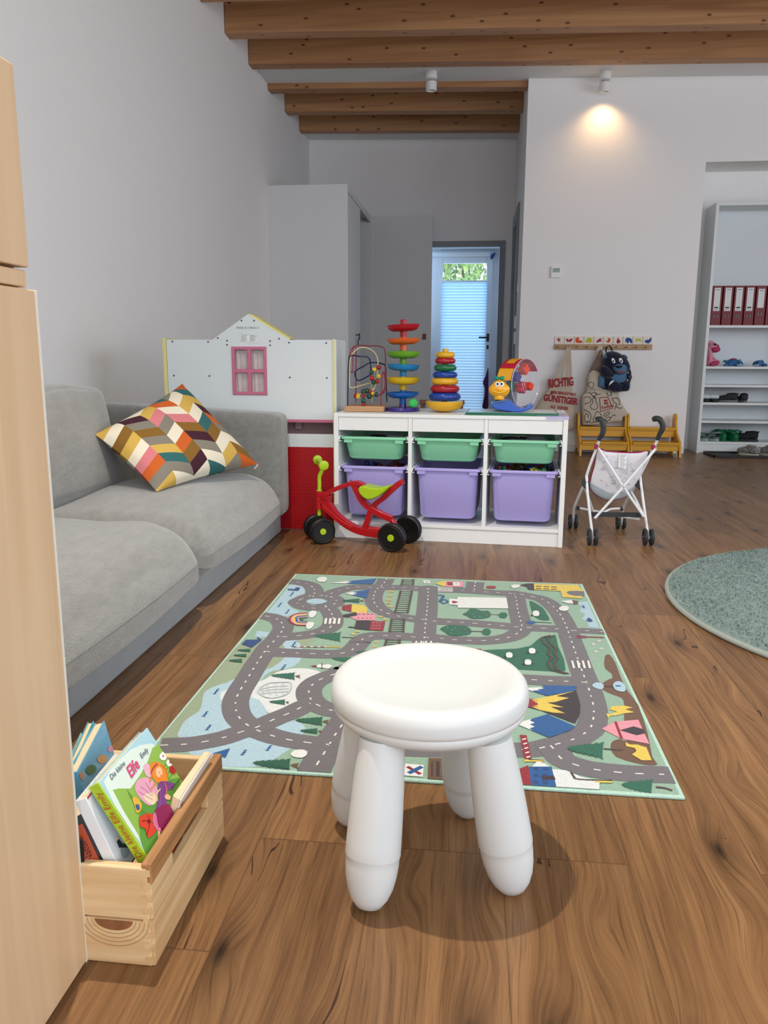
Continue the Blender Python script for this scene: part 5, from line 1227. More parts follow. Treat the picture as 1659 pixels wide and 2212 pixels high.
ln([(480,640),(510,650),(540,640),(570,660),(600,650)]); ln([(510,655),(525,680),(550,670),(560,645)]); ln([(650,640),(670,670),(700,665),(690,640)]); ln([(455,930),(480,915),(510,925),(535,918)]); ln([(610,905),(640,900),(660,925)])
ln([(478,560),(500,545),(530,552),(525,590),(490,590)],cl=True,d=DB+.046); ln([(490,620),(520,605),(550,625)],d=DB+.046)
ln([(585,692),(665,684)],.006,m_rtxt,sm=0); ln([(665,684),(708,788)],.006,m_rtxt,sm=0); ln([(708,788),(596,820)],.006,m_rtxt,sm=0); ln([(596,820),(585,692)],.006,m_rtxt,sm=0)
def rp(pts): pr.poly([w4(u,v,DP+.0006) for u,v in pts][::-1],m_rtxt)
rp([(628,710),(644,708),(646,728),(630,730)]); rp([(648,708),(664,706),(656,727),(649,728)]); rp([(631,734),(647,732),(649,752),(633,754)]); rp([(651,732),(658,731),(674,750),(653,752)])
put(pr,'Kaufland',607,797,.036,.22,d=DP+.0006,bold=.0006,sx=.8)
ob('fruit_print',pr,t,world=True)

# ============================================================ BEAR BACKPACK
m_nv=mat('bear_navy','#0c1430',.9,bump=(300,.3,.001),sheen=.3); m_bl=mat('bear_blue','#4f7396',.9,bump=(300,.2,.001)); m_bk=mat('bear_black','#08080c',.7); m_refl=mat('reflector','#f1f4f4',.3)
Y0=.10
t=thing('bear_backpack','navy blue bear-shaped children\'s backpack hanging by its loop on the sixth peg','backpack',tuple(w4(680,205,.05)))
def PF(pts,c_,d,tf,tb,m,pw=2.2,sm=3): return M().puff(smooth([w4(u,v,d) for u,v in pts],sm,True),w4(*c_,d),(0,-1,0),tf,tb,m,rings=7,pw=pw)
ob('body',PF([(610,420),(700,430),(800,440),(835,480),(845,560),(835,620),(760,638),(660,628),(580,600),(570,560),(580,500)],(705,540),Y0,.065,.05,m_nv),t,world=True)
ob('vest',PF([(584,480),(640,500),(655,560),(655,598),(600,592),(576,580),(578,530)],(615,545),Y0+.042,.012,.0,m_bl),t,world=True)
ob('vest',PF([(705,470),(830,465),(835,520),(800,548),(745,550),(700,520)],(770,508),Y0+.060,.012,.0,m_bl),t,world=True)
hd_=ob('head',PF([(635,290),(650,265),(700,252),(750,262),(800,290),(850,340),(872,400),(862,440),(830,465),(770,475),(710,460),(650,430),(615,380),(620,330)],(745,365),Y0+.02,.075,.06,m_nv),t,world=True)
ob('muzzle',PF([(720,390),(745,374),(790,372),(830,385),(845,415),(838,450),(800,470),(755,466),(722,440),(710,412)],(778,422),Y0+.080,.030,.0,m_bl),hd_,world=True)
ob('nose',PF([(730,392),(765,388),(800,390),(795,405),(768,416),(745,408)],(766,400),Y0+.108,.012,.0,m_bk,sm=2),hd_,world=True)
ob('mouth',PF([(755,444),(785,440),(820,442),(808,460),(770,462)],(787,451),Y0+.106,.004,.0,mat('bear_mouth','#8b4a55',.8),sm=2),hd_,world=True)
for pts,c_ in (([(697,335),(703,320),(718,322),(732,345),(733,362),(722,370),(706,360)],(714,345)),([(766,335),(772,320),(790,320),(803,340),(802,362),(790,370),(772,355)],(785,345))):
    ob('eye',PF(pts,c_,Y0+.090,.010,.0,m_refl),hd_,world=True); ob('pupil',M().ball(w4(c_[0]+3,c_[1]+2,Y0+.102),(.0065,.004,.008),m_bk,12),hd_,world=True)
ob('ear',PF([(633,300),(640,284),(652,288),(654,315),(644,330),(634,322)],(643,308),Y0+.055,.02,.015,m_bl),hd_,world=True)
ob('ear',PF([(795,295),(815,286),(840,300),(848,322),(835,330),(812,312)],(822,308),Y0+.03,.02,.02,m_nv),hd_,world=True); ob('ear_lining',PF([(808,297),(820,292),(838,308),(838,322),(820,312)],(824,306),Y0+.050,.008,.0,m_bl),hd_,world=True)
ob('arm',PF([(600,400),(640,390),(700,440),(725,480),(690,505),(640,505),(606,475),(592,440)],(655,455),Y0+.055,.045,.02,m_nv),t,world=True)
ob('arm',PF([(840,462),(865,460),(888,485),(885,515),(865,528),(845,515),(838,490)],(862,493),Y0+.05,.03,.03,m_nv),t,world=True)
ob('paw_button',M().ball(w4(870,498,Y0+.082),(.011,.004,.013),mat('paw_grey','#4a4d52',.8),12),t,world=True)
ob('leg',PF([(665,590),(680,550),(720,530),(760,545),(800,580),(800,630),(730,636),(680,620)],(725,592),Y0+.07,.045,.02,m_nv),t,world=True)
ob('leg',PF([(800,560),(835,535),(862,535),(872,570),(860,620),(820,632),(790,620)],(832,588),Y0+.07,.04,.02,m_nv),t,world=True)
ob('reflector_patch',PF([(672,580),(680,550),(700,530),(727,530),(700,555)],(690,555),Y0+.108,.006,.0,m_refl,sm=1),t,world=True); ob('reflector_patch',PF([(855,540),(866,560),(862,600),(858,590),(860,560)],(861,570),Y0+.106,.004,.0,m_bl,sm=1),t,world=True)
ob('hanging_loop',M().tube(smooth([w4(645,262,Y0),w4(652,225,.07),w4(672,206,.046),w4(692,220,.07),w4(705,258,Y0)],6),.006,m_bk,8),t,world=True)
ob('shoulder_strap',M().tube(smooth([w4(850,420,.05),w4(868,440,.05),w4(872,500,.06),w4(850,600,.06)],6),.010,m_bk,8),t,world=True)

# ============================================================ BOOKCASE
BX0,BX1,BY0,BY1=1.925,2.725,6.985,7.265
t=thing('bookcase','tall white bookcase standing in the wall recess at the right','bookcase',(BX0,BY0,0))
BH=2.045
ob('side_panel',M().bb((BX0,BY0,0),(BX0+.024,BY1,BH),m_white2),t,.001,world=True); ob('side_panel',M().bb((BX1-.024,BY0,0),(BX1,BY1,BH),m_white2),t,.001,world=True)
ob('back_board',M().bb((BX0+.024,BY1-.008,.06),(BX1-.024,BY1,BH-.02),mat('bookcase_back','#d9dfe3',.6)),t,world=True)
ob('top_panel',M().bb((BX0+.024,BY0+.004,BH-.024),(BX1-.024,BY1-.008,BH),m_white2),t,.001,world=True)
tops=[1.073,.735,.581,.432,.278,.098]
for z_ in tops: ob('shelf_board',M().bb((BX0+.024,BY0+.006,z_-.020),(BX1-.024,BY1-.008,z_),m_white2),t,.001,world=True)
ob('kick_board',M().bb((BX0+.024,BY0+.012,0),(BX1-.024,BY0+.03,.078),m_white2),t,.001,world=True)
# binders
m_bd=mat('binder_red','#74141f',.5); m_lab=mat('binder_label','#dfe2e2',.7); m_lg=mat('label_print','#8d949b',.8)
words=['nearest the left side of the bookcase','second from the left side of the bookcase','third from the left side of the bookcase','fourth from the left side of the bookcase','fifth from the left, with a shorter label','sixth from the left, cut by the frame']
for i in range(6):
    x=BX0+.031+i*.0875; lx=.0+( .006 if i==4 else 0)
    t=thing('ring_binder','dark red ring binder '+words[i],'binder',(x,BY0+.012,1.0735),group='red ring binders on the bookcase')
    ob('cover',M().bb((0,0,0),(.079,.27-.022,.003),m_bd).bb((0,0,0),(.079,.003,.318),m_bd).bb((0,.0,0),(.0025,.25,.318),m_bd).bb((.0765,0,0),(.079,.25,.318),m_bd),t,.001)
    ob('pages',M().bb((.006,.01,.006),(.073,.24,.300),mat('paper','#e8e6df',.9)),t)
    z0,z1=(.115,.302) if i!=4 else (.140,.292)
    l=M(); l.bb((.014,-.0008,z0),(.064,.0,z1),m_lab); l.bb((.024,-.0012,z1-.018),(.054,-.0008,z1-.011),m_lg)
    if i!=4:
        l.bb((.022,-.0012,z0+.022),(.054,-.0008,z0+.034),m_dark); 
        for q in range(2): l.bb((.022,-.0012,z0+.008+q*.006),(.054,-.0008,z0+.010+q*.006),m_lg)
    ob('spine_label',l,t)
    ob('finger_ring',M().torus(.0125,.0028,m_steel,T(.039,-.0012,.070 if i!=4 else .088)@Rx(PI/2),24,8).lathe([(.011,0),(.011,.0004),(0,.0004)],m_black,T(.039,0,.070 if i!=4 else .088)@Rx(PI/2),20),t)

# plush toys
S5=crop(1480,700,.13561)
def s5(u,v,Y=7.06): return oy(*S5(u,v),Y)
def at_shelf(y,z): return (None)
m_pk=mat('plush_pink','#d88fa4',.95,bump=(300,.4,.001),sheen=.4); m_pk2=mat('plush_deep_pink','#b23d68',.95,bump=(300,.4,.001)); m_pb=mat('plush_blue','#2b6a9e',.95,bump=(300,.4,.001),sheen=.4); m_pb2=mat('plush_light_blue','#5b95bd',.95)
def PS(pts,c_,Y,tf,tb,m,sm=3,pw=2.0,dz=0): return M(T(0,0,dz)).puff(smooth([s5(u,v,Y) for u,v in pts],sm,True),s5(*c_,Y),(0,-1,0),tf,tb,m,rings=6,pw=pw)
base_z=.735
dz=base_z-s5(440,648).z
t=thing('plush_pig','pink plush pig sitting against the bookcase side','plush toy',tuple(s5(400,648)+V((0,0,dz))))
ob('body',PS([(352,330),(400,300),(430,400),(440,460),(450,560),(440,640),(340,646),(332,560),(345,430)],(390,500),7.06,.05,.05,m_pk,dz=dz),t,world=True)
hd_=ob('head',PS([(365,300),(400,265),(450,258),(500,285),(540,330),(555,380),(520,420),(440,432),(390,400),(362,350)],(440,345),7.06,.055,.05,m_pk,dz=dz),t,world=True)
ob('snout',PS([(430,350),(480,332),(540,340),(562,375),(545,410),(490,430),(440,415),(425,385)],(490,382),7.02,.03,.02,m_pk2,dz=dz),hd_,world=True)
ob('ear',PS([(360,280),(375,250),(430,236),(440,262),(400,288)],(400,263),7.03,.015,.015,m_pk,dz=dz),hd_,world=True)
ob('eye',PS([(458,290),(480,284),(505,300),(495,318),(470,312)],(480,301),7.0,.01,.005,m_bk,dz=dz),hd_,world=True); ob('eye',PS([(512,305),(535,305),(545,330),(525,335)],(528,320),7.02,.01,.005,m_pk2,dz=dz),hd_,world=True)
ob('foot',PS([(400,620),(440,580),(500,560),(548,565),(545,600),(510,635),(450,648),(405,646)],(475,605),7.0,.02,.03,m_pk2,dz=dz),t,world=True); ob('leg',PS([(440,490),(490,530),(540,560),(470,590),(430,570)],(470,545),7.04,.03,.03,m_pk,dz=dz),t,world=True); ob('paw',PS([(336,490),(370,500),(375,540),(355,580),(332,600)],(352,540),7.0,.012,.02,m_pk2,dz=dz),t,world=True)
for nm,ox_,lab,flip in (('plush_crocodile',0,'blue plush crocodile lying beside the pink pig',1),('plush_crocodile',1,'blue plush crocodile turned left, farther right on the same shelf as the pig',-1)):
    if ox_==0:
        t=thing(nm,lab,'plush toy',tuple(s5(760,650)+V((0,0,dz))))
        ob('body',PS([(640,640),(650,590),(700,540),(770,522),(830,540),(880,600),(900,640),(760,652)],(760,600),7.08,.05,.05,m_pb,dz=dz),t,world=True)
        h=ob('head',PS([(810,600),(840,560),(875,535),(900,570),(930,615),(915,645),(840,650),(805,635)],(862,605),7.04,.04,.03,m_pb2,dz=dz),t,world=True)
        ob('tail',PS([(605,560),(640,548),(700,555),(700,590),(630,590)],(655,570),7.08,.02,.02,m_pb,dz=dz),t,world=True); ob('back_ridge',PS([(700,545),(760,520),(830,530),(780,545)],(765,535),7.06,.03,.02,m_pk2,dz=dz),t,world=True)
        for u in (650,720): ob('foot',PS([(u-40,640),(u-20,610),(u+20,610),(u+30,650),(u-30,652)],(u,632),7.02,.02,.02,m_pb,dz=dz),t,world=True)
        for u in (862,905): ob('eye',M().ball(s5(u,590,6.998)+V((0,0,dz)),(.006,.004,.008),m_bk,10),h,world=True)
        ob('jaw',PS([(820,622),(870,628),(922,618),(915,630),(850,640)],(870,630),7.0,.01,.01,m_refl,dz=dz),h,world=True)
    else:
        t=thing(nm,lab,'plush toy',tuple(s5(1180,650)+V((0,0,dz))))
        ob('body',PS([(1150,580),(1200,545),(1245,560),(1255,610),(1290,625),(1290,648),(1170,650)],(1205,605),7.1,.05,.05,m_pb,dz=dz),t,world=True)
        h=ob('head',PS([(1078,635),(1085,595),(1130,560),(1180,550),(1215,580),(1215,635),(1140,652)],(1150,605),7.04,.04,.03,m_pb,dz=dz),t,world=True)
        ob('foot',PS([(1240,640),(1270,600),(1310,615),(1305,650)],(1275,632),7.02,.02,.02,m_pb,dz=dz),t,world=True)
        for u in (1110,1155): ob('eye',M().ball(s5(u,590,6.998)+V((0,0,dz)),(.006,.004,.008),m_bk,10),h,world=True)
        ob('jaw',PS([(1085,622),(1130,630),(1180,618),(1170,635),(1120,640)],(1130,628),7.0,.01,.01,m_refl,dz=dz),h,world=True)
# shoes
def shoe_mesh(kind,m1,m2,m3):
    """toe towards +Y in local space, heel at the origin, 0.17 long"""
    L=.165; sole=[]
    for k in range(28):
        a=2*PI*k/28; y=L/2+L/2*math.sin(a)*-1; q=(y/L); w=.026+.008*math.sin(q*PI*.9)+.003*q; sole.append((w*math.cos(a),y,0))
    s=M(); s.prism(sole,(0,0,.018 if kind!='slide' else .022),m2)
    up=M()
    if kind=='clog':
        rings=[]; 
        prof=[(0,1.0),(.02,1.04),(.038,1.0),(.052,.9)]
        loft(up,[[ (x*f,(y-L/2)*f+L/2+ (0),z_) for x,y,_ in sole] for z_,f in ((.016,1.02),(.028,1.05),(.042,.98),(.050,.90),(.050,.84),(.040,.86),(.024,.88))],m1,False,True)
        up.soft((0,.115,.040),(.062,.09,.045),.02,m1,res=8); up.tube([(.032,.05,.045),(.030,.015,.062),(0,-.002,.070),(-.030,.015,.062),(-.032,.05,.045)],.006,m1,8)
        for k in range(5): up.ball((.012*(k%3-1),.10+.02*(k//3),.0625),.004,m3,8)
    elif kind=='slide':
        up.soft((0,.10,.040),(.072,.065,.036),.015,m1,res=8); up.soft((0,.08,.024),(.050,.14,.008),.003,m3,res=5)
    elif kind=='sandal':
        up.soft((0,.115,.030),(.064,.10,.030),.014,m1,res=8); up.soft((0,.075,.024),(.048,.13,.010),.004,m3,res=5)
        up.tube(smooth([(.032,.10,.040),(.028,.03,.052),(0,.004,.058),(-.028,.03,.052),(-.032,.10,.040)],4),.006,m1,8)
    else:
        up.soft((0,.112,.036),(.064,.104,.044),.020,m1,res=8,fn=lambda w:V((w.x,w.y,w.z-.20*max(0,w.y)*(w.z>0))))
        up.soft((0,.050,.046),(.058,.096,.062),.022,m1,res=8)
        up.ball((0,.040,.0755),(.018,.030,.004),m3,16)
        for k in range(4): up.tube([(-.017,.078+k*.013,.0635-k*.003),(0,.080+k*.013,.0675-k*.003),(.017,.078+k*.013,.0635-k*.003)],.0026,m2,6)
        up.tube(smooth([(.020,.010,.068),(0,.001,.073),(-.020,.010,.068)],4),.005,m3,8)
    return s,up
def shoes(name,kind,labs,cat,m1,m2,m3,spots,sc=1.0,group=None):
    first=None
    for (x,y,z,rz),lab in zip(spots,labs):
        if first is None:
            t=thing(name,lab,cat,(x,y,z),rz,group); s,u=shoe_mesh(kind,m1,m2,m3); ob('sole',s,t,.002); ob('upper',u,t); t.scale=(sc,)*3; first=t
        else: dup(first,(x,y,z),rz,lab)
m_wh=mat('shoe_white','#c9ced0',.6); m_dk=mat('shoe_dark','#262a2c',.7); m_dk2=mat('shoe_black','#14141a',.7); m_gs=mat('sandal_grey','#7d918d',.7); m_gs2=mat('sandal_sole','#9fb0ae',.6); m_gr=mat('clog_green','#0c6a42',.45); m_ft=mat('shoe_floral','#8b8a88',.8,var=(60,.6)); m_cr=mat('shoe_cream','#cfc6b4',.7)
X5=lambda u:s5(u,900,7.0).x
shoes('slide_sandal','slide',['white striped slide sandal, left of the pair against the bookcase side','white striped slide sandal, right of the pair against the bookcase side'],'sandal',m_wh,m_dk,m_dk,[(BX0+.062,7.20,.432,PI),(BX0+.138,7.21,.432,PI)],1.12,'white slides on the middle shelf')
shoes('dark_sneaker','sneaker',['dark grey sneaker turned to its side, left of the dark pair on the middle shelf','dark grey sneaker seen from its heel, right of the dark pair on the middle shelf'],'shoe',m_dk,mat('shoe_sole_grey','#6d7574',.6),m_dk2,[(X5(920),7.08,.432,1.15),(X5(1000),7.03,.432,-.1)],1.0,'dark sneakers on the middle shelf')
shoes('grey_clog','sandal',['grey-green strapped sandal nearest the bookcase side on the bottom shelf','grey-green strapped sandal beside the green clogs on the bottom shelf'],'sandal',m_gs,m_gs2,mat('insole_grey','#5b6b68',.8),[(BX0+.092,7.02,.098,.22),(BX0+.182,7.02,.098,.22)],1.30,'grey-green sandals on the bottom shelf')
shoes('green_clog','clog',['bright green plastic clog beside the grey-green sandals','bright green plastic clog, the right one of the green pair'],'clog',m_gr,m_gr,mat('clog_dots','#0a4a30',.6),[(X5(716),7.02,.098,0),(X5(903),7.01,.098,0)],1.42,'green clogs on the bottom shelf')  # last material: darker green of the dots on the clog uppers
shoes('black_shoe','sneaker',['black child\'s shoe at the right of the bottom shelf'],'shoe',m_dk2,m_dk,m_dk2,[(X5(1290),7.05,.098,1.2)],1.15)
bt=M(); bt.bb((0,0,0),(.70,.30,.006),m_black)
for a,b_ in (((0,0,0),(.70,.014,.022)),((0,.286,0),(.70,.30,.022)),((0,0,0),(.014,.30,.022)),((.686,0,0),(.70,.30,.022))): bt.bb(a,b_,m_black)
tr=ob('boot_tray',bt,bevel=.003); tr.location=(1.975,6.66,0); tag(tr,'flat black boot tray on the floor in front of the bookcase','tray')
shoes('patterned_sneaker','sneaker',['black and white patterned child\'s sneaker standing on the boot tray','black and white patterned sneaker with cream sole at the right end of the boot tray'],'shoe',m_ft,m_cr,m_wh,[(s5(1120,2050,6.78).x,6.70,.0065,.55),(s5(1120,2050,6.78).x+.145,6.70,.0065,.45)],1.22,'patterned sneakers on the boot tray')

# ============================================================ CRATE WITH BOOKS
m_pine=woodmat('crate_pine','#cfa674','#e6c797','Y',1.6,.55,'#7a4a28',.0); m_pinex=woodmat('crate_pine_end','#d3aa78','#ead0a2','X',1.6,.55,'#6a3a20',.0)
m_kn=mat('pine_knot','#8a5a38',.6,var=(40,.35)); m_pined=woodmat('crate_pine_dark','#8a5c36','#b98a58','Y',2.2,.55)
cx0,cx1,cy0,cy1=-.640,-.392,.849,1.140; ch=.147; th=.013
t=thing('book_crate','small pine crate of children\'s books on the floor behind the beech cabinet','crate',((cx0+cx1)/2,(cy0+cy1)/2,0))
for name,y in (('end_panel',cy0),('end_panel',cy1-th)):
    e=ob(name,M().bb((cx0,y,.0),(cx1-.004,y+th,.0655),m_pinex).bb((cx0,y-.0,.0675),(cx1-.004,y+th,ch-.004),m_pinex),t,.003,world=True)
    if y==cy0:
        kn=M(); 
        q=lambda a,rx,rz,cz: [(-.445+rx*math.cos(b_),y-.0004-a*.0002,cz+rz*math.sin(b_)) for b_ in [PI+PI*k/14 for k in range(15)]]
        kn.poly(q(1,.026,.015,.0655),m_kn)
        for k in range(4): kn.ribbon([V(p) for p in q(2,.030+k*.006,.020+k*.006,.0655)],(0,-1,0),.0009,mat('pine_ring','#bd9562',.6))
        ob('knot',kn,e,world=True)
def sidep(x0,x1,slot):
    # board with a long hand slot near the top
    mb=M(); sy0,sy1,sz0,sz1=.925,1.065,.094,.118
    if not slot: mb.bb((x0,cy0+.002,0),(x1,cy1-.002,ch),m_pine); return mb
    mb.bb((x0,cy0+.001,0),(x1,cy1-.001,.066),m_pine); mb.bb((x0,cy0+.001,.0675),(x1,cy1-.001,sz0),m_pine)
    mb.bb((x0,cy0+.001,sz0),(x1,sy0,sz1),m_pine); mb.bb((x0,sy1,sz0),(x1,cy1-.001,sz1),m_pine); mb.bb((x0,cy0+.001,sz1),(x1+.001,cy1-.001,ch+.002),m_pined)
    return mb
ob('side_panel',sidep(cx1-th,cx1,True),t,.003,world=True); ob('side_panel',sidep(cx0,cx0+th,False),t,.003,world=True)
ob('bottom_board',M().bb((cx0+th,cy0+th,.003),(cx1-th,cy1-th,.010),m_pine),t,world=True)
fg=M()
for k in range(8): fg.bb((cx1-.013,cy0-.0005,.006+k*.018),(cx1-.0005,cy0+.001,.015+k*.018),m_pine)
ob('finger_joint',fg,t,world=True)
# books
K1=crop(130,1530,.27119)
class Book:
    """spine top/bottom and the far top corner fix the cover plane; the pages lie behind it"""
    def __init__(s,name,label,Pb,Pt,Ft,thick,m_cov,m_spine,m_page,side=-1,ext=0):
        s.d=(Pt-Pb).normalized(); Pb=Pb-s.d*ext; s.Pb,s.Pt=Pb,Pt; s.w=(Ft-Pt); s.w=(s.w-s.d*s.w.dot(s.d)); s.n=s.w.cross(s.d).normalized()
        if s.n.x<0: s.n=-s.n
        s.t=thing(name,label,'book',tuple(Pb)); s.th=thick
        L=(Pt-Pb).length; W=s.w.length; wv=s.w.normalized(); X=frame(Pb,wv,s.d,s.n); s.X=X; s.W=W;s.L=L
        ob('pages',M(X).bb((.003,.0025,-thick+.002),(W-.0025,L-.0025,-.002),m_page),s.t,world=True)
        s.cov=ob('front_cover',M(X).bb((0,0,-.002),(W,L,0),m_cov),s.t,.0012,world=True)
        ob('back_cover',M(X).bb((0,0,-thick),(W,L,-thick+.002),m_cov),s.t,.0012,world=True)
        s.sp=ob('spine',M(X).bb((-.0015,0,-thick),(.002,L,0),m_spine),s.t,.0012,world=True)
    def hit(s,u,v,z=.0004):
        o=s.Pb+s.n*z; return opl(*K1(u,v),o,s.n)
    def loc(s,x,y,z=.0004): return s.X@V((x,y,z))
page=mat('page_board','#ecd2ab',.8)
def bm_(n,c,**k): return mat('book_'+n,c,.3,coat=.3,**k)
Y1,Y2=.878,1.035
b=Book('picture_book','fairy board book with sky blue cover and lime spine, highest in the crate',oy(321,1854,Y1),oy(213,1690,Y1),oy(306,1552,Y2),.016,bm_('sky','#a9d3de'),bm_('lime','#a9cc2c'),page,ext=.02)
E1=M(); n_=b.n
def cp(pts,m,z,sm=0):
    P=[b.hit(u,v,z) for u,v in pts]; P=smooth(P,sm,True) if sm else P
    # keep the drawing on the cover
    Q=[]
    for p in P:
        q=b.X.inverted()@p; q.x=max(.001,min(b.W-.001,q.x)); q.y=max(.001,min(b.L-.001,q.y)); Q.append(b.X@q)
    E1.poly(Q,m)
cs=lambda n,c:mat('ink_'+n,c,.4)
cp([(345,590),(560,330),(800,300),(1000,560),(820,1000),(720,1160)],cs('pale','#d9e9dc'),.0003,3)
cp([(420,650),(560,640),(700,420),(780,280),(1000,560),(860,980),(712,1195),(620,1000)],cs('meadow','#8fb84e'),.0005,2)
cp([(640,720),(760,640),(900,560),(960,600),(830,990),(715,1180),(640,1050)],cs('grass','#5f9a3c'),.0007,2)
cp([(595,640),(620,570),(690,550),(750,590),(780,680),(740,760),(700,770),(640,720)],cs('wing','#e3a6bd'),.0010,3); cp([(665,460),(700,440),(730,500),(720,550),(680,530)],cs('wing2','#e8b3c4'),.0010,3); cp([(660,700),(740,670),(770,730),(730,770)],cs('wing3','#ecd7b4'),.0012,3)
cp([(715,470),(745,425),(800,440),(850,500),(850,580),(800,600),(740,560)],cs('hair','#ee8a2c'),.0012,3); cp([(765,480),(800,470),(815,520),(790,550),(765,530)],cs('face','#f6c79a'),.0014,3)
cp([(780,600),(830,580),(910,600),(890,650),(850,660),(850,760),(800,850),(760,810),(785,720)],cs('dress','#7a3f86'),.0014,2)
cp([(760,810),(850,760),(895,810),(900,900),(850,985),(780,960),(735,890)],cs('skirt','#8c1e52'),.0016,3); cp([(735,870),(760,830),(790,960),(850,985),(760,965)],cs('skirt2','#d2709a'),.0018,3)
cp([(630,900),(640,860),(700,835),(740,850),(735,920),(770,970),(700,1035),(680,960),(640,945)],cs('poppy','#d8432a'),.0018,2); cp([(695,890),(715,885),(725,910),(700,920)],cs('poppy2','#7c1a16'),.0020,2)
for x,y in ((820,380),(875,430)): 
    cp([(x-30,y),(x-14,y-26),(x+10,y-36),(x+26,y-8),(x+24,y+24),(x,y+36),(x-22,y+22)],cs('daisy','#f4f4ee'),.0012,2); cp([(x-8,y),(x,y-9),(x+9,y),(x,y+9)],cs('daisy2','#c23a2c'),.0014,1)
cp([(870,480),(885,455),(915,465),(925,500),(905,525),(880,510)],cs('lady','#b0281f'),.0016,2); cp([(575,720),(600,705),(650,760),(640,820),(605,830),(595,780)],cs('bug','#e3b23c'),.0016,2); cp([(600,770),(625,765),(635,805),(612,810)],cs('bug2','#3f5a8a'),.0018,2)
cp([(840,680),(880,700),(870,730),(835,715)],cs('face','#f6c79a'),.0018,2); cp([(775,950),(800,955),(795,1040),(780,1035)],cs('face','#f6c79a'),.0017,0)
def cl_(pts,w,m,z=.0021): E1.ribbon(smooth([b.hit(u,v,z) for u,v in pts],3),n_,w,m)
for q in ([(735,520),(722,560),(712,590)],[(760,580),(745,620),(720,640)],[(830,590),(850,640),(842,690)],[(800,440),(838,480),(858,540)]): cl_(q,.0014,cs('hair','#ee8a2c'))
cl_([(722,520),(745,470),(775,440)],.0016,cs('band','#9a3a5c')); cl_([(786,508),(790,512),(793,508)],.0008,cs('child','#2c3a3c')); cl_([(796,530),(802,534),(806,528)],.0007,cs('daisy2','#c23a2c'))
for q in ([(640,620),(680,650),(735,700)],[(620,660),(670,690),(740,730)],[(680,590),(710,640),(740,690)]): cl_(q,.0008,cs('wingline','#c97a98'),.0014)
for q in ([(790,620),(800,700),(790,790)],[(830,610),(845,650),(840,700)]): cl_(q,.0009,cs('dressline','#a86ab0'))
for q in ([(650,900),(690,895),(720,905)],[(700,850),(712,880),(716,895)],[(690,1010),(705,960),(712,920)]): cl_(q,.0010,cs('poppy2','#7c1a16'))
for i in range(16):
    u=560+i*17; v=720+i*22 if i<9 else 900+(i-9)*24; cl_([(u,v),(u-14,v-46),(u-26,v-72)],.0009,cs('blade','#4f8a34'),.0009)
for i in range(9): u=840+i*14; v=520+i*30; cl_([(u,v),(u-10,v-50),(u+4,v-80)],.0009,cs('blade','#4f8a34'),.0009)
cl_([(800,640),(770,680),(775,740)],.0022,cs('face','#f6c79a')); cl_([(885,640),(925,600),(960,560)],.0010,cs('child','#2c3a3c'))
def ctext(body,u,v,u2,v2,size,m,z=.0012,sh=.2,bold=0):
    p=b.hit(u,v,z); q=b.hit(u2,v2,z); xd=(q-p).normalized(); yd=n_.cross(xd).normalized(); E1.text(body,size,m,frame(p,xd,yd,n_),shear=sh,bold=bold)
ctext('Die kleine',410,575,545,420,.0105,cs('navy','#26365e')); ctext('Elfe',565,560,655,440,.022,cs('magenta','#d4487a'),bold=.0005); ctext('Emily',650,405,735,310,.0112,cs('navy','#26365e')); ctext('M. Neubacher',585,262,660,165,.0052,cs('navy','#26365e'))
ob('cover_art',E1,b.cov,world=True)
sx=M(); pS=b.X@V((-.0021,.006+.02,-.0045)); sx.text('Die kleine Elfe Emily',.0125,cs('spine_red','#c8402c'),frame(pS,b.d,-b.n,-b.d.cross(b.n)),shear=.15,sx=1.0); 
ob('spine_title',sx,b.sp,world=True)
# white book with the red corner
b2=Book('picture_book','white board book with a red corner label, leaning behind the fairy book',oy(262,1880,.868),oy(186,1722,.868),oy(262,1600,1.0),.016,bm_('white','#e9ecee'),bm_('white','#e9ecee'),page,ext=.01)
b=b2; n_=b.n; E1=M()
cp([(185,650),(300,515),(330,560),(205,745)],cs('red','#c41f24'),.0004,0); cp([(560,1235),(640,1120),(700,1190),(650,1262),(590,1262)],cs('deep_navy','#141c4a'),.0004,0)
ctext('Wieso?',212,690,275,620,.0105,m_white,.0007,.1,.0003)
cp([(480,1125),(500,1100),(540,1095),(560,1130),(540,1180),(500,1190)],cs('wheel','#aab4bc'),.0005,2); cp([(450,1060),(470,1040),(500,1080),(550,1075),(540,1110),(470,1110)],cs('child','#2c3a3c'),.0007,1); cp([(446,1030),(460,1020),(470,1040),(458,1052)],cs('face','#f6c79a'),.0009,1); cp([(375,790),(392,775),(400,800),(388,815)],cs('child','#2c3a3c'),.0005,1); cp([(490,950),(520,960),(540,1010),(515,1000)],cs('child2','#6a3a3c'),.0005,1)
ob('cover_art',E1,b.cov,world=True)
def simple(label,pb,pt,ft,Ya,Yb,thk,mc_,ms_,ext=.02,art=None):
    return Book('picture_book',label,oy(*K1(*pb),Ya),oy(*K1(*pt),Ya),oy(*K1(*ft),Yb),thk,mc_,ms_,page,ext=ext)
b=simple('orange-red book lying low in the crate beside the white book',(330,1240),(178,915),(230,800),.866,.98,.018,bm_('orange','#a8421c'),bm_('orange','#b4481f'))
s_=M(); s_.text('Natur',.013,cs('dark_orange','#5c1a10'),frame(b.X@V((-.0021,.03,-.005)),b.d,-b.n,-b.d.cross(b.n))); ob('spine_title',s_,b.sp,world=True)
b=simple('dark blue book next to the orange one at the crate\'s near end',(400,1245),(190,830),(240,720),.872,.99,.012,bm_('darkblue','#232a30'),bm_('darkblue','#1c2228'))
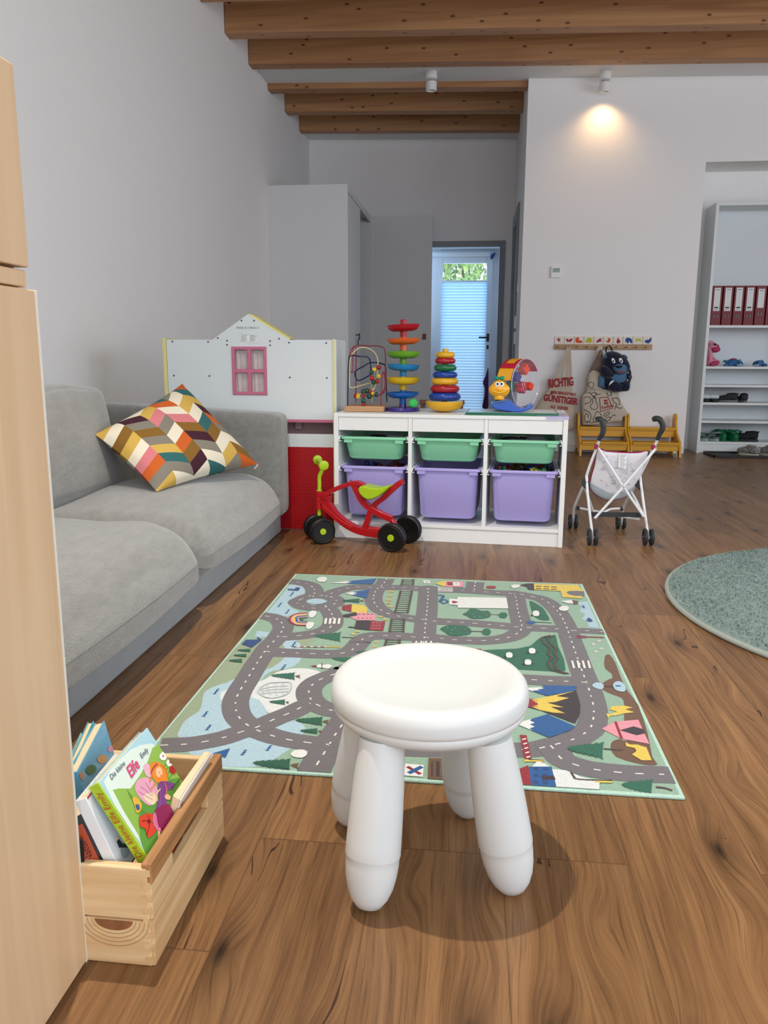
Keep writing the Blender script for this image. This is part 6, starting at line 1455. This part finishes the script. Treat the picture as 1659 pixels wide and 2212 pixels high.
b=simple('board book with a sky and garden picture behind the white book',(260,900),(138,500),(400,255),.93,1.10,.016,bm_('cyan','#5aa9cf'),bm_('cyan','#5aa9cf')); n_=b.n; E1=M()
cp([(200,490),(240,450),(280,460),(285,500),(230,530)],cs('bush','#3f6f38'),.0006,2); cp([(290,400),(330,370),(370,380),(370,420),(320,440)],cs('dog','#cf9a5c'),.0006,2); cp([(380,310),(420,290),(430,330),(390,350)],cs('pinkish','#cf8fae'),.0006,2); cp([(150,520),(180,510),(185,560),(155,575)],cs('child3','#c98a5a'),.0006,2)
ob('cover_art',E1,b.cov,world=True)
b=simple('teal book, farther left in the crate behind the garden picture book',(210,900),(118,440),(300,262),.96,1.10,.010,bm_('teal','#4aa0ac'),bm_('teal','#4aa0ac'))
b=simple('light turquoise book in the far left corner of the crate',(170,900),(100,420),(215,280),1.02,1.115,.008,bm_('turq','#74c1cb'),bm_('turq','#74c1cb'))
# upright board book at the right, cover to the side wall
Pb=oy(*K1(905,800),.975); 
t5=thing('picture_book','white board book with rounded corners leaning on the slotted side of the crate','book',tuple(oy(*K1(900,880),.985)))
q0,q1,q2,q3=oy(*K1(897,690),.975),oy(*K1(1150,338),1.105),oy(*K1(1210,348),1.108),oy(*K1(962,735),.978)
dn=V((-.034,0,-.125)); Lq=[q0,q1,q2,q3]
pgs=M(); top_=[q0+V((0,0,-.0)),q1,q1.lerp(q2,.82),q0.lerp(q3,.82)]; pgs.add([p for p in top_]+[p+dn for p in top_],[(3,2,1,0),(4,5,6,7),(0,1,5,4),(1,2,6,5),(2,3,7,6),(3,0,4,7)],page); ob('pages',pgs,t5,.002,world=True)
cv=M(); cc=[q0.lerp(q3,.83),q1.lerp(q2,.83),q2,q3]; cv.add([p for p in cc]+[p+dn for p in cc],[(3,2,1,0),(4,5,6,7),(0,1,5,4),(1,2,6,5),(2,3,7,6),(3,0,4,7)],bm_('white','#e9ecee')); c_=ob('front_cover',cv,t5,.002,world=True)
nn=(q2-q3).cross(dn).normalized(); nn=nn if nn.x>0 else -nn
a_=q3.lerp(q2,.12)+dn*.16+nn*.0006; z_=q3.lerp(q2,.92)+dn*.16+nn*.0006; l=M(); l.ribbon([a_,z_],nn,.0014,cs('thin_red','#b5607a'))
l.poly([q3.lerp(q2,.03)+dn*.08+nn*.0007,q3.lerp(q2,.11)+dn*.08+nn*.0007,q3.lerp(q2,.11)+dn*.20+nn*.0007,q3.lerp(q2,.03)+dn*.20+nn*.0007],cs('red','#c41f24'))
l.poly([q3.lerp(q2,.25)+dn*.55+nn*.0007,q3.lerp(q2,.7)+dn*.5+nn*.0007,q3.lerp(q2,.8)+dn*.8+nn*.0007,q3.lerp(q2,.2)+dn*.85+nn*.0007],cs('poppy','#d8432a'))
ob('cover_art',l,c_,world=True)

# ============================================================ CHILD'S CHAIR BEHIND THE FRAME
m_ch=woodmat('chair_wood','#6a4630','#8a6142','X',1.2,.5)
a=oy(906,868,4.55); x0=a.x; x1=x0+.26; zt=a.z
t=thing('childrens_chair','small brown wooden children\'s chair standing behind the white frame','chair',((x0+x1)/2,4.68,0))
ob('backrest',M().bb((x0,4.54,zt-.014),(x1,4.56,zt+.012),m_ch).bb((x0+.02,4.542,zt-.09),(x1-.02,4.558,zt-.05),m_ch),t,.004,world=True)
ob('seat',M().bb((x0+.005,4.55,.27),(x1-.005,4.80,.288),m_ch),t,.005,world=True)
for xx in (x0+.008,x1-.034):
    ob('leg',M().bb((xx,4.54,0),(xx+.026,4.565,zt-.014),m_ch),t,.003,world=True); ob('leg',M().bb((xx,4.775,0),(xx+.026,4.80,.27),m_ch),t,.003,world=True)
# ============================================================ LIGHT
wd=bpy.data.worlds.new('world'); bpy.context.scene.world=wd; wd.use_nodes=True
bgn=wd.node_tree.nodes['Background']; bgn.inputs[0].default_value=(.86,.90,1.0,1); bgn.inputs[1].default_value=1.35
def area(name,loc,to,size,power,colr,sy=None):
    l=bpy.data.lights.new(name,'AREA'); l.energy=power; l.color=colr; l.size=size; 
    if sy: l.shape='RECTANGLE'; l.size_y=sy
    o=bpy.data.objects.new(name,l); col.objects.link(o); o.location=loc; d=V(to)-V(loc); o.rotation_euler=d.to_track_quat('-Z','Y').to_euler(); return o
def spot(name,loc,to,power,colr,ang,blend=.5,r=.03):
    l=bpy.data.lights.new(name,'SPOT'); l.energy=power; l.color=colr; l.spot_size=math.radians(ang); l.spot_blend=blend; l.shadow_soft_size=r
    o=bpy.data.objects.new(name,l); col.objects.link(o); o.location=loc; d=V(to)-V(loc); o.rotation_euler=d.to_track_quat('-Z','Y').to_euler(); return o
area('daylight_window_1',(XR-.05,-.2,1.6),(0,1.5,.6),2.6,50,(.86,.93,1),1.4)
area('daylight_window_2',(XR-.05,3.5,1.6),(0,4.5,.6),2.6,45,(.86,.93,1),1.4)
area('daylight_rear_window',(1.2,-2.3,1.7),(-.3,3,1.0),3.0,45,(.92,.95,1),1.8)
area('daylight_terrace',(-.15,10.3,1.6),(-.15,9.3,1.1),1.4,26,(.26,.56,1),2.4)
area('lobby_side_fill',(-.84,9.05,1.3),(.2,9.1,1.2),.3,5,(.45,.68,1),1.5)  # added blue fill for door frame and reveal; no side window exists here
area('hedge_fill',(-.2,9.75,3.6),(-.2,11,2.0),1.6,260,(1,1,.94))  # added lamp above the hedge, brightens the leaves only
spot('coat_wall_spot',(.97,6.79,2.825),(.97,6.98,2.0),8,(1,.60,.27),125,1.0,.03)
spot('ceiling_spot_mat',(-.62,1.45,2.86),(-.25,1.35,0),240,(1,.91,.79),105,.7,.02)
# ============================================================ CAMERA
cam=bpy.data.cameras.new('camera'); co=bpy.data.objects.new('camera',cam); col.objects.link(co)
cam.sensor_fit='HORIZONTAL'; cam.sensor_width=36; cam.lens=F/1659*36; cam.clip_start=.02; cam.clip_end=100
co.matrix_world=Matrix.Translation((0,0,H))@RC.to_4x4()
sc=bpy.context.scene; sc.camera=co
sc.view_settings.view_transform='Standard'; sc.view_settings.look='None'; sc.view_settings.exposure=0.0; sc.view_settings.gamma=1; sc.view_settings.use_curve_mapping=False
